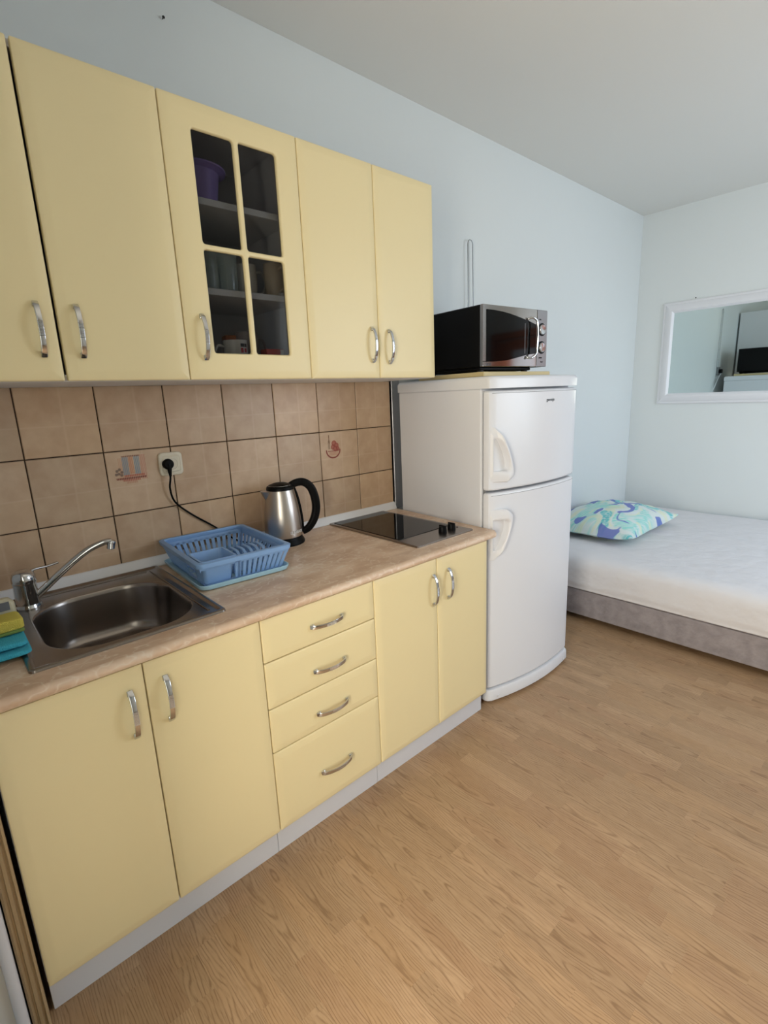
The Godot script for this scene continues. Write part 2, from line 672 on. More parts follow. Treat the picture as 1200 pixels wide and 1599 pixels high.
# ---------------------------------------------------------------- wall tiles
func tile_texture(seed_: int, motif := 0) -> ImageTexture:
	var n := 256
	var im := Image.create(n, n, false, Image.FORMAT_RGB8)
	var a := noise(seed_, 0.010, 3)
	var f := noise(seed_ + 1, 0.12, 2)
	for y in n:
		for x in n:
			var t := clampf(0.5 + 0.9 * a.get_noise_2d(x, y) + 0.10 * f.get_noise_2d(x, y), 0, 1)
			var c := rgb(202, 170, 140).lerp(rgb(214, 186, 156), t)
			# the glaze shows four fields parted by paler bands
			var px := absf(x - 0.55 * n) / 7.0
			var py := absf(y - 0.56 * n) / 5.0
			c = c.lerp(rgb(222, 198, 172), 0.45 * maxf(clampf(1.0 - px, 0, 1), clampf(1.0 - py, 0, 1)))
			if x > 0.55 * n and y > 0.56 * n:
				c = c.lerp(rgb(208, 178, 144), 0.25)
			im.set_pixel(x, y, c)
	if motif == 1:
		# small painted window with pale blue curtains on a red sill
		paint(im, 42, 24, 92, 118, rgb(196, 128, 96), 0.35)
		paint(im, 58, 22, 82, 96, rgb(118, 140, 160), 0.85)
		paint(im, 104, 20, 126, 96, rgb(118, 140, 160), 0.85)
		paint(im, 84, 22, 102, 92, rgb(196, 120, 84), 0.7)
		paint(im, 128, 16, 150, 120, rgb(192, 112, 92), 0.5)
		paint(im, 58, 16, 128, 22, rgb(112, 62, 44), 0.8)
		paint(im, 60, 96, 140, 104, rgb(178, 72, 56), 0.8)
		paint(im, 28, 106, 146, 114, rgb(112, 44, 34), 0.95)
		paint(im, 52, 114, 122, 122, rgb(168, 70, 54), 0.7)
		paint(im, 66, 122, 108, 132, rgb(186, 112, 88), 0.5)
		for q in [[34, 76], [44, 70], [40, 88], [52, 82], [30, 90], [50, 94]]:
			disc(im, q[0], q[1], 6, rgb(104, 84, 74), 0.7)
	elif motif == 2:
		# small painted fruit bowl with a bottle
		paint(im, 52, 14, 58, 60, rgb(92, 56, 32), 0.9)
		paint(im, 47, 44, 63, 92, rgb(112, 80, 52), 0.6)
		for q in [[88, 62, 17], [104, 74, 15], [80, 82, 15], [112, 92, 12], [96, 92, 15]]:
			disc(im, q[0], q[1], q[2], rgb(150, 62, 44), 0.75)
			disc(im, q[0] - 3, q[1] - 3, q[2] * 0.45, rgb(186, 110, 88), 0.6)
		for i in 60:
			var ang := PI * i / 59.0
			disc(im, 80 - 46 * cos(ang), 98 + 42 * sin(ang), 4, rgb(140, 60, 44), 0.85)
		paint(im, 44, 100, 120, 106, rgb(126, 52, 38), 0.8)
		paint(im, 52, 106, 112, 128, rgb(190, 118, 96), 0.5)
	return ImageTexture.create_from_image(im)


func paint(im: Image, x0: int, y0: int, x1: int, y1: int, c: Color, a: float) -> void:
	for y in range(y0, y1):
		for x in range(x0, x1):
			var k: float = a * (0.75 + 0.25 * sin(x * 0.7 + y * 0.31))
			im.set_pixel(x, y, im.get_pixel(x, y).lerp(c, k * 0.85))


func disc(im: Image, cx: float, cy: float, r: float, c: Color, a: float) -> void:
	for y in range(int(cy - r), int(cy + r) + 1):
		for x in range(int(cx - r), int(cx + r) + 1):
			if Vector2(x - cx, y - cy).length() < r and x >= 0 and y >= 0 and x < im.get_width() and y < im.get_height():
				im.set_pixel(x, y, im.get_pixel(x, y).lerp(c, a))


func backsplash() -> void:
	var wall := get_node("wall_back") as Node3D
	var looks := []
	for i in 4:
		var m := mat([Color(1, 1, 1), Color(0.97, 0.96, 0.95), Color(1, 0.985, 0.96), Color(0.95, 0.95, 0.95)][i], 0.36)
		m.albedo_texture = tile_texture(40 + i * 3)
		looks.append(m)
	var special := []
	for i in 2:
		var m := mat(Color.WHITE, 0.36)
		m.albedo_texture = tile_texture(60 + i * 3, i + 1)
		special.append(m)
	var xs := [-0.06]
	for i in 9:
		xs.append(0.0104 + 0.21 * i)
	var ys := [1.4270, 1.2184, 1.0095, 0.8140]
	part("grout", bx(Vector3((xs[0] + 1.6904) / 2, 1.12, 0.0025), Vector3(1.6904 - xs[0], 0.614, 0.005), 0.0005), M.grout, wall, -wall.position)
	var g := 0.0017
	for r in 3:
		for i in 9:
			var x0: float = xs[i] + g
			var x1: float = xs[i + 1] - g
			var y1: float = ys[r] - g
			var y0: float = ys[r + 1] + g
			var b := Mb.new()
			var z := 0.0085
			var ch := 0.0016
			var u0 := 1.0 - (x1 - x0) / 0.2066
			var v1 := (y1 - y0) / 0.2066
			var t := [Vector3(x0 + ch, y0 + ch, z), Vector3(x1 - ch, y0 + ch, z), Vector3(x1 - ch, y1 - ch, z), Vector3(x0 + ch, y1 - ch, z)]
			var s := [Vector3(x0, y0, z - ch), Vector3(x1, y0, z - ch), Vector3(x1, y1, z - ch), Vector3(x0, y1, z - ch)]
			var d := [Vector3(x0, y0, 0.004), Vector3(x1, y0, 0.004), Vector3(x1, y1, 0.004), Vector3(x0, y1, 0.004)]
			var uv := [Vector2(u0, v1), Vector2(1, v1), Vector2(1, 0), Vector2(u0, 0)]
			b.quad(t[0], t[1], t[2], t[3], uv[0], uv[1], uv[2], uv[3])
			for k in 4:
				var j := (k + 1) % 4
				b.quad(s[k], s[j], t[j], t[k], uv[k], uv[j], uv[j], uv[k])
				b.quad(d[k], d[j], s[j], s[k], uv[k], uv[j], uv[j], uv[k])
			b.done()
			var m: Material = looks[(i * 3 + r * 5) % 4]
			if r == 1 and i == 3:
				m = special[0]
			if r == 1 and i == 7:
				m = special[1]
			part("tile", b.mesh(20), m, wall, -wall.position)
	# white angle strip where the worktop meets the tiles, and the grey strip that ends the tiles
	var b := Mb.new()
	var rings := []
	for x in [-0.01, 1.69]:
		var ring := PackedVector3Array()
		for q in [[0.0086, TOP + 0.0005], [0.030, TOP + 0.0005], [0.031, TOP + 0.003], [0.016, TOP + 0.030], [0.013, TOP + 0.033], [0.0086, TOP + 0.034]]:
			ring.append(Vector3(x, q[1], q[0]))
		rings.append(ring)
	b.loft(rings)
	struct("trim_1", b.mesh(25), mat(rgb(236, 236, 238), 0.35), "white edging strip along the back of the worktop below the tiles", "trim")
	b = Mb.new()
	b.box(Vector3(1.722, 1.12, 0.007), Vector3(0.056, 0.62, 0.014), 0.002)
	b.box(Vector3(1.697, 1.12, 0.009), Vector3(0.006, 0.62, 0.018), 0.002)
	struct("trim_2", b.mesh(), M.alu, "upright grey metal strip ending the wall tiles beside the fridge", "trim")


# ---------------------------------------------------------------- cabinets
func bow_handle() -> ArrayMesh:
	var b := Mb.new()
	var path := []
	var sc := []
	var n := 20
	for i in n + 1:
		var t := 2.0 * i / n - 1.0
		path.append(Vector3(0, 0.060 * t, 0.004 + 0.022 * pow(1.0 - t * t, 0.62)))
		sc.append(1.0 + 0.16 * t * t)
	b.sweep(path, rr(0.0115, 0.0048, 0.002, 2), Vector3(0, 0, 1), sc)
	for s in [-1, 1]:
		b.box(Vector3(0, s * 0.0545, 0.0045), Vector3(0.0125, 0.013, 0.009), 0.002)
	for i in 11:
		var t := (i - 5) * 0.052
		var z := 0.004 + 0.022 * pow(1.0 - t * t, 0.62)
		b.box(Vector3(0, 0.060 * t, z + 0.0026), Vector3(0.0118, 0.0016, 0.0014), 0.0005)
	return b.mesh()


func front_panel(w: float, h: float) -> ArrayMesh:
	var b := Mb.new()
	var rings := [flat(rr(w, h, 0.003, 2), 0.0)]
	for q in [[0.0, 0.0118], [0.0009, 0.0137], [0.0028, 0.0149], [0.007, 0.0158], [0.013, 0.0167], [0.0185, 0.0174], [0.023, 0.0179], [0.0265, 0.0180]]:
		rings.append(flat(rr(w - 2 * q[0], h - 2 * q[0], 0.003, 2), q[1]))
	b.loft(rings)
	return b.mesh(30)


# carcass of panels, open at the front; origin at its left bottom back corner
func carcass(w: float, h: float, d: float) -> ArrayMesh:
	var b := Mb.new()
	var t := 0.016
	b.box(Vector3(t / 2, h / 2, d / 2), Vector3(t, h, d), 0.001)
	b.box(Vector3(w - t / 2, h / 2, d / 2), Vector3(t, h, d), 0.001)
	b.box(Vector3(w / 2, t / 2, d / 2), Vector3(w - 2 * t, t, d), 0.001)
	b.box(Vector3(w / 2, h - t / 2, d / 2), Vector3(w - 2 * t, t, d), 0.001)
	b.box(Vector3(w / 2, h / 2, 0.004), Vector3(w - 2 * t, h - 2 * t, 0.008), 0.001)
	return b.mesh()


var handle_mesh: ArrayMesh


func add_front(called: String, o: Node3D, x0: float, x1: float, y0: float, y1: float, z: float, hx: float, hy: float, sideways := false) -> MeshInstance3D:
	var g := 0.0012
	var c := Vector3((x0 + x1) / 2, (y0 + y1) / 2, z)
	var p := part(called, front_panel(x1 - x0 - 2 * g, y1 - y0 - 2 * g), M.cream, o, c - o.position)
	part("handle", handle_mesh, M.chrome, p, Vector3(hx, hy, z + 0.018) - c, Vector3(0, 0, PI / 2 if sideways else 0.0))
	return p


const BX := [0.0, 0.2945, 0.5972, 1.0055, 1.3111, 1.6143]


func base_cabinets() -> void:
	handle_mesh = bow_handle()
	var zf := 0.636
	var zb := zf - 0.018
	var y0 := 0.0945
	var y1 := 0.779
	var labels := ["cream base cabinet with two doors under the sink", "cream base cabinet with four stacked drawers, between the two door cabinets", "cream base cabinet with two narrow doors beside the fridge"]
	for k in 3:
		var xa: float = [BX[0], BX[2], BX[3]][k]
		var xb: float = [BX[2], BX[3], BX[5]][k]
		var o := thing("base_cabinet", labels[k], "cabinet", Vector3(xa, 0, 0.03), 0, "base cabinets under the worktop")
		if k == 0:
			# room for the sink bowl: no top panel
			var b := Mb.new()
			var w := xb - xa
			var d := zb - 0.032
			b.box(Vector3(0.008, (0.095 + 0.784) / 2, d / 2), Vector3(0.016, 0.689, d), 0.001)
			b.box(Vector3(w - 0.009, (0.095 + 0.784) / 2, d / 2), Vector3(0.016, 0.689, d), 0.001)
			b.box(Vector3(w / 2, 0.103, d / 2), Vector3(w - 0.034, 0.016, d), 0.001)
			b.box(Vector3(w / 2, 0.44, 0.004), Vector3(w - 0.034, 0.67, 0.008), 0.001)
			part("body", b.mesh(), M.white, o)
		else:
			part("body", carcass(xb - xa - 0.001, 0.689, zb - 0.032), M.white, o, Vector3(0, 0.095, 0))
		var kick := Mb.new()
		kick.box(Vector3((xb - xa) / 2, 0.0465, 0.597 - 0.03), Vector3(xb - xa - 0.0016, 0.093, 0.016), 0.001)
		part("plinth", kick.mesh(), M.kick, o)
		if k == 0:
			add_front("door", o, BX[0], BX[1], y0, y1, zf - 0.018, 0.2575, 0.665)
			add_front("door", o, BX[1], BX[2], y0, y1, zf - 0.018, 0.3375, 0.671)
		elif k == 1:
			var ys := [y1, 0.648, 0.5035, 0.362, y0]
			var hy := [0.7075, 0.563, 0.419, 0.2115]
			for j in 4:
				add_front("drawer", o, xa, xb, ys[j + 1], ys[j], zf - 0.018, 0.812, hy[j], true)
		else:
			add_front("door", o, BX[3], BX[4], y0, y1, zf - 0.018, 1.285, 0.664)
			add_front("door", o, BX[4], BX[5], y0, y1, zf - 0.018, 1.3665, 0.667)


func wall_cabinets() -> void:
	var zf := 0.372
	var y0 := 1.424
	var y1 := 2.133
	var d := zf - 0.018 - 0.022
	var labels := ["cream wall cabinet with two plain doors above the sink", "cream wall cabinet with a dark glazed four pane door", "cream wall cabinet with two narrow doors next to the microwave"]
	for k in 3:
		var xa: float = [BX[0], BX[2], BX[3]][k]
		var xb: float = [BX[2], BX[3], BX[5]][k]
		var o := thing("wall_cabinet", labels[k], "cabinet", Vector3(xa, y0, 0.02), 0, "wall cabinets over the worktop")
		part("body", carcass(xb - xa - 0.001, y1 - y0, d), M.white, o)
		if k == 0:
			add_front("door", o, BX[0], BX[1] - 0.002, y0, y1, zf - 0.018, 0.256, 1.540)
			add_front("door", o, BX[1] + 0.002, BX[2], y0, y1, zf - 0.018, 0.3375, 1.5395)
		elif k == 2:
			add_front("door", o, BX[3], BX[4], y0, y1, zf - 0.018, 1.274, 1.5405)
			add_front("door", o, BX[4], BX[5], y0, y1, zf - 0.018, 1.3565, 1.5365)
		else:
			for y in [1.672, 1.906]:
				part("shelf", bx(Vector3((xb - xa) / 2, y - y0, d / 2 - 0.004), Vector3(xb - xa - 0.034, 0.018, d - 0.02), 0.001), M.white, o)
			glazed_door(o, xa, xb, y0, y1, zf)


func glazed_door(o: Node3D, xa: float, xb: float, y0: float, y1: float, zf: float) -> void:
	var w := xb - xa - 0.0024
	var h := y1 - y0 - 0.0024
	var c := Vector3((xa + xb) / 2, (y0 + y1) / 2, zf - 0.018)
	var b := Mb.new()
	# outer bevelled rim, without its front cap
	var rings := [flat(rr(w, h, 0.003, 2), 0.0)]
	for q in [[0.0, 0.0118], [0.0009, 0.0137], [0.0028, 0.0149], [0.007, 0.0158], [0.013, 0.0167], [0.0185, 0.0174], [0.023, 0.0179], [0.0265, 0.0180]]:
		rings.append(flat(rr(w - 2 * q[0], h - 2 * q[0], 0.003, 2), q[1]))
	b.loft(rings, false, false)
	# four openings, each in its own field of the front and of the back
	var xs := [0.6768, 0.7935, 0.8105, 0.9285]
	var ys := [1.4985, 1.7715, 1.7865, 2.0645]
	var xm: float = (xs[1] + xs[2]) / 2
	var ym: float = (ys[1] + ys[2]) / 2
	var ox := [c.x - w / 2 + 0.0265, xm, c.x + w / 2 - 0.0265]
	var oy := [c.y - h / 2 + 0.0265, ym, c.y + h / 2 - 0.0265]
	var bxs := [c.x - w / 2, xm, c.x + w / 2]
	var bys := [c.y - h / 2, ym, c.y + h / 2]
	for i in 2:
		for j in 2:
			var hw: float = xs[2 * i + 1] - xs[2 * i]
			var hh: float = ys[2 * j + 1] - ys[2 * j]
			var hc := Vector2((xs[2 * i + 1] + xs[2 * i]) / 2 - c.x, (ys[2 * j + 1] + ys[2 * j]) / 2 - c.y)
			var fc := Vector2((ox[i] + ox[i + 1]) / 2 - c.x, (oy[j] + oy[j + 1]) / 2 - c.y)
			var bc := Vector2((bxs[i] + bxs[i + 1]) / 2 - c.x, (bys[j] + bys[j + 1]) / 2 - c.y)
			var r := [
				flat(rr(bxs[i + 1] - bxs[i], bys[j + 1] - bys[j], 0.0, 4), 0.0, bc),
				flat(rr(hw + 0.006, hh + 0.006, 0.006, 4), 0.0, hc),
				flat(rr(hw, hh, 0.007, 4), 0.006, hc),
				flat(rr(hw, hh, 0.007, 4), 0.0125, hc),
				flat(rr(hw + 0.002, hh + 0.002, 0.008, 4), 0.0155, hc),
				flat(rr(hw + 0.006, hh + 0.006, 0.009, 4), 0.0174, hc),
				flat(rr(hw + 0.011, hh + 0.011, 0.010, 4), 0.0180, hc),
				flat(rr(ox[i + 1] - ox[i], oy[j + 1] - oy[j], 0.0, 4), 0.0180, fc),
			]
			for k in r.size() - 1:
				for m in r[k].size():
					var q: int = (m + 1) % r[k].size()
					b.quad(r[k][m], r[k + 1][m], r[k + 1][q], r[k][q])
			# fronts look towards +z where the front field lies
			var n := b.v.size()
			var last := b.v[n - 3] - b.v[n - 2]
			var fnorm := -(b.v[n - 2] - b.v[n - 3]).cross(b.v[n - 1] - b.v[n - 3])
			if fnorm.z < 0.0:
				b.flip()
			b.start = n
	var door := part("door", b.mesh(30), M.cream, o, c - o.position)
	for i in 2:
		for j in 2:
			var x: float = (xs[2 * i] + xs[2 * i + 1]) / 2
			var y: float = (ys[2 * j] + ys[2 * j + 1]) / 2
			part("pane", bx(Vector3(x - c.x, y - c.y, 0.008), Vector3(xs[2 * i + 1] - xs[2 * i] - 0.0004, ys[2 * j + 1] - ys[2 * j] - 0.0004, 0.003), 0.0003), M.glass_dark, door)
	part("handle", handle_mesh, M.chrome, door, Vector3(0.646, 1.540, zf) - c)


# ---------------------------------------------------------------- worktop, sink, tap
const SX := 0.312
const SZ := 0.304
const SW := 0.446
const SD := 0.546


func worktop() -> void:
	var b := Mb.new()
	var zn := 0.640
	var yb := 0.7845
	# right edge slants along the side of the fridge
	var hole := level(rr(SW - 0.05, SD - 0.05, 0.02, 4), TOP, Vector2(SX, SZ))
	var cell := level(rr(0.60, zn - 0.002, 0.0, 4), TOP, Vector2(0.30, (zn + 0.002) / 2))
	var hole_b := PackedVector3Array()
	for p in hole:
		hole_b.append(Vector3(p.x, yb, p.z))
	for i in hole.size():
		var j := (i + 1) % hole.size()
		b.quad(cell[i], cell[j], hole[j], hole[i])
		b.quad(hole[i], hole[j], hole_b[j], hole_b[i])
	if -(b.v[1] - b.v[0]).cross(b.v[2] - b.v[0]).y < 0.0:
		b.flip()
	b.start = b.v.size()
	b.quad(Vector3(0.6, TOP, 0.002), Vector3(1.694, TOP, 0.002), Vector3(1.655, TOP, zn), Vector3(0.6, TOP, zn))
	if -(b.v[b.start + 1] - b.v[b.start]).cross(b.v[b.start + 2] - b.v[b.start]).y < 0.0:
		b.flip()
	b.start = b.v.size()
	# rounded nose along the front
	var r := (TOP - yb) / 2
	var prof := []
	for i in 9:
		var a := PI / 2 - PI * i / 8
		prof.append(Vector2(zn + cos(a) * r * 1.15, (TOP + yb) / 2 + sin(a) * r))
	var rings := []
	for x in [0.0, 0.6, 1.642, 1.650, 1.655]:
		var ring := PackedVector3Array()
		for p in prof:
			var pull: float = 0.0 if x < 1.645 else (0.004 if x < 1.653 else 0.014)
			ring.append(Vector3(x, p.y, maxf(zn - 0.0, p.x - pull)))
		ring.append(Vector3(x, yb, zn - 0.02))
		rings.append(ring)
	for k in rings.size() - 1:
		for i in rings[k].size() - 1:
			b.quad(rings[k][i], rings[k + 1][i], rings[k + 1][i + 1], rings[k][i + 1])
	if -(b.v[b.start + 1] - b.v[b.start]).cross(b.v[b.start + 2] - b.v[b.start]).y < -0.0000001:
		b.flip()
	b.start = b.v.size()
	# ends, back and underside
	b.quad(Vector3(1.655, TOP, zn), Vector3(1.694, TOP, 0.002), Vector3(1.694, yb, 0.002), Vector3(1.655, yb, zn))
	b.quad(Vector3(0, TOP, 0.002), Vector3(0, TOP, zn), Vector3(0, yb, zn), Vector3(0, yb, 0.002))
	b.quad(Vector3(0.61, yb, 0.002), Vector3(1.694, yb, 0.002), Vector3(1.655, yb, zn - 0.02), Vector3(0.61, yb, zn - 0.02))
	b.start = b.v.size()
	var o := part("worktop", b.mesh(30), M.worktop)
	tag(o, "beige stone patterned worktop with rounded front edge on the base cabinets", "worktop")


func sink_and_tap() -> void:
	var s := thing("sink", "stainless steel inset sink with one deep rounded bowl", "sink", Vector3(SX, TOP, SZ))
	var b := Mb.new()
	var rings := []
	var bc := Vector2(0.004, 0.040)       # middle of the bowl
	for q in [[0.0, 0.0004], [0.001, 0.0052], [0.004, 0.0074], [0.008, 0.0076], [0.012, 0.0060], [0.016, 0.0030], [0.022, 0.0026]]:
		rings.append(level(rr(SW - 2 * q[0], SD - 2 * q[0], 0.012 - minf(q[0] * 0.3, 0.004), 8), q[1]))
	for q in [[0.366, 0.412, 0.0026, 0.125], [0.360, 0.406, 0.0036, 0.125], [0.354, 0.400, 0.0030, 0.122], [0.348, 0.394, -0.001, 0.120], [0.344, 0.390, -0.010, 0.118], [0.330, 0.376, -0.080, 0.112], [0.322, 0.366, -0.112, 0.105], [0.308, 0.352, -0.130, 0.098], [0.285, 0.330, -0.1405, 0.088], [0.25, 0.29, -0.1445, 0.075]]:
		rings.append(level(rr(q[0], q[1], q[3], 8), q[2], bc))
	rings.append(level(rr(0.06, 0.06, 0.0299, 8), -0.150, bc))
	for k in rings.size() - 1:
		for i in rings[k].size():
			var j: int = (i + 1) % rings[k].size()
			b.quad(rings[k][i], rings[k + 1][i], rings[k + 1][j], rings[k][j])
	var n: int = 6 * rings[0].size() * 6
	if -(b.v[n + 1] - b.v[n]).cross(b.v[n + 2] - b.v[n]).y < 0.0:
		b.flip()
	b.start = b.v.size()
	part("basin", b.mesh(40), M.steel, s)
	b = Mb.new()
	b.lathe([[0.001, -0.1475], [0.012, -0.1475], [0.026, -0.1470], [0.031, -0.1462], [0.031, -0.1520], [0.001, -0.1520]], 24, Transform3D(Basis.IDENTITY, Vector3(bc.x, 0, bc.y)))
	part("drain", b.mesh(), M.chrome, s)
	# raised rib along the right side of the rim
	b = Mb.new()
	b.sweep([Vector3(0.188, 0.0032, -0.235), Vector3(0.188, 0.0036, -0.15), Vector3(0.188, 0.0036, 0.20), Vector3(0.188, 0.0032, 0.235)], rr(0.007, 0.0036, 0.0016, 2), Vector3.UP)
	b.sweep([Vector3(0.175, 0.0032, -0.238), Vector3(0.0, 0.0036, -0.238), Vector3(-0.175, 0.0032, -0.238)], rr(0.007, 0.0036, 0.0016, 2), Vector3.UP)
	part("rib", b.mesh(), M.steel, s)

	var f := thing("tap", "chrome single lever mixer tap with a long curved spout over the sink", "tap", Vector3(0.150, TOP + 0.003, 0.126), 0.0)
	b = Mb.new()
	b.lathe([[0.033, 0.0], [0.0335, 0.004], [0.031, 0.009], [0.030, 0.014], [0.0285, 0.070], [0.029, 0.074]], 28)
	part("body", b.mesh(), M.chrome, f)
	b = Mb.new()
	b.lathe([[0.029, 0.0745], [0.030, 0.078], [0.0295, 0.090], [0.026, 0.101], [0.016, 0.108], [0.001, 0.110]], 28)
	b.sweep(smoothed([Vector3(0.005, 0.098, 0), Vector3(0.030, 0.104, -0.008), Vector3(0.060, 0.103, -0.016), Vector3(0.090, 0.105, -0.024)], 5), rr(0.013, 0.006, 0.0028, 3), Vector3.UP, [])
	part("lever", b.mesh(), M.chrome, f)
	b = Mb.new()
	var sp := smoothed([Vector3(0.012, 0.022, 0.004), Vector3(0.040, 0.044, 0.010), Vector3(0.105, 0.098, 0.024), Vector3(0.160, 0.137, 0.036), Vector3(0.205, 0.153, 0.044), Vector3(0.224, 0.153, 0.047)], 7)
	var sc := []
	for i in sp.size():
		sc.append(1.12 - 0.24 * i / sp.size())
	b.sweep(sp, circle(0.0098, 14), Vector3.UP, sc)
	part("spout", b.mesh(), M.chrome, f)
	b = Mb.new()
	b.lathe([[0.009, 0.0], [0.0115, 0.002], [0.0115, 0.018], [0.0125, 0.019], [0.0125, 0.024], [0.010, 0.027], [0.001, 0.028]], 20, Transform3D(Basis.from_euler(Vector3(0, 0, -0.25)), Vector3(0.219, 0.129, 0.046)))
	part("aerator", b.mesh(), M.chrome, f)


# ---------------------------------------------------------------- fridge
const FB := Vector3(1.66, 0, 0.604)   # front left corner of the doors on the floor


func fbow(u: float) -> float:
	return 0.038 * (1.0 - pow((u - 0.3) / 0.3, 2.0))


# outline of a door seen from above: bowed front with rounded corners
func fplan(inset: float, back: float, extra := 0.0, wide := 0.0, n := 18) -> PackedVector2Array:
	var o := PackedVector2Array()
	var r := 0.016
	for i in n + 1:
		var t := 0.5 - 0.5 * cos(PI * i / n)
		var u := lerpf(-wide + inset, 0.6 + wide - inset, t)
		var d := minf(u + wide - inset, 0.6 + wide - inset - u)
		var w := fbow(clampf(u, 0.0, 0.6)) + extra - inset
		if d < r:
			w -= r - sqrt(maxf(0.0, r * r - (r - d) * (r - d)))
		o.append(Vector2(u, w))
	o.append(Vector2(0.6 + wide - inset, back))
	o.append(Vector2(-wide + inset, back))
	return o


func fslab(y0: float, y1: float, back: float, r: float, extra := 0.0, wide := 0.0) -> ArrayMesh:
	var b := Mb.new()
	var rings := []
	for k in 5:
		var a := PI / 2 * k / 4
		rings.append(level(fplan(r * (1 - sin(a)), back, extra, wide), y0 + r * (1 - cos(a))))
	for k in 5:
		var a := PI / 2 * k / 4
		rings.append(level(fplan(r * (1 - cos(a)), back, extra, wide), y1 - r * (1 - sin(a))))
	b.loft(rings)
	return b.mesh(38)


func fridge() -> void:
	var o := thing("fridge", "white two door fridge freezer with bowed doors beside the worktop", "fridge", FB, TURN)
	var b := Mb.new()
	b.box(Vector3(0.3, 0.71, -0.2975), Vector3(0.6, 1.326, 0.515), 0.006)
	part("body", b.mesh(), M.enamel, o)
	part("door_seal", bx(Vector3(0.3, 0.71, -0.035), Vector3(0.575, 1.29, 0.016), 0.002), M.seal, o)
	# lid of the fridge: bowed in front like the doors
	var top := Mb.new()
	var rings := []
	for q in [[0.0, 1.371], [0.0, 1.404], [0.004, 1.412], [0.010, 1.4175], [0.018, 1.4185]]:
		rings.append(level(fplan(q[0], -0.557 + q[0], 0.004, 0.002), q[1]))
	top.loft(rings)
	part("top_panel", top.mesh(38), M.enamel, o)
	var d1 := part("door", fslab(0.966, 1.363, -0.027, 0.012), M.enamel, o)
	var d2 := part("door", fslab(0.074, 0.957, -0.027, 0.012), M.enamel, o)
	part("handle", grip(false), M.plastic, d1)
	part("handle", grip(true), M.plastic, d2)
	for y in [1.352, 0.945]:
		b = Mb.new()
		var path := []
		for i in 13:
			var u := lerpf(0.015, 0.585, i / 12.0)
			path.append(Vector3(u, y, fbow(u) - 0.0002))
		b.sweep(path, rr(0.0012, 0.0016, 0.0004, 1))
		part("trim_line", b.mesh(), M.seal, d1 if y > 1 else d2)
	var pl := Mb.new()
	rings = []
	for q in [[0.016, 0.012], [0.004, 0.014], [0.0, 0.020], [0.001, 0.055], [0.006, 0.066], [0.014, 0.068]]:
		rings.append(level(fplan(q[0], -0.06, 0.007, 0.005), q[1]))
	pl.loft(rings)
	part("plinth", pl.mesh(38), M.plastic, o)
	for u in [0.05, 0.545]:
		b = Mb.new()
		b.lathe([[0.0055, 0.0], [0.0055, 0.002], [0.001, 0.003]], 12, Transform3D(Basis.from_euler(Vector3(PI / 2, 0, 0)), Vector3(u, 0.034, fbow(u) + 0.0095)))
		part("screw_cap", b.mesh(), M.plastic, o)
	for u in [0.05, 0.55]:
		for w in [-0.08, -0.51]:
			b = Mb.new()
			b.lathe([[0.018, 0.0], [0.018, 0.012], [0.010, 0.014], [0.010, 0.048]], 14, Transform3D(Basis.IDENTITY, Vector3(u, 0, w)))
			part("foot", b.mesh(), M.black_matt, o)
	var t := text_mesh("gorenje", 0.016, 0.0006)
	var u := 0.345
	var slope := -2.0 * 0.038 * (u - 0.3) / 0.09
	part("lettering", t, mat(rgb(96, 100, 104), 0.4, 0.4), d1, Vector3(u, 1.316, fbow(u) + 0.0004), Vector3(0, -atan(slope), 0))


func text_mesh(s: String, height: float, depth: float) -> TextMesh:
	var t := TextMesh.new()
	var f := SystemFont.new()
	f.font_names = PackedStringArray(["Droid Sans"])
	f.font_weight = 700
	t.font = f
	t.text = s
	t.font_size = 32
	t.pixel_size = height / 32.0
	t.depth = depth
	return t


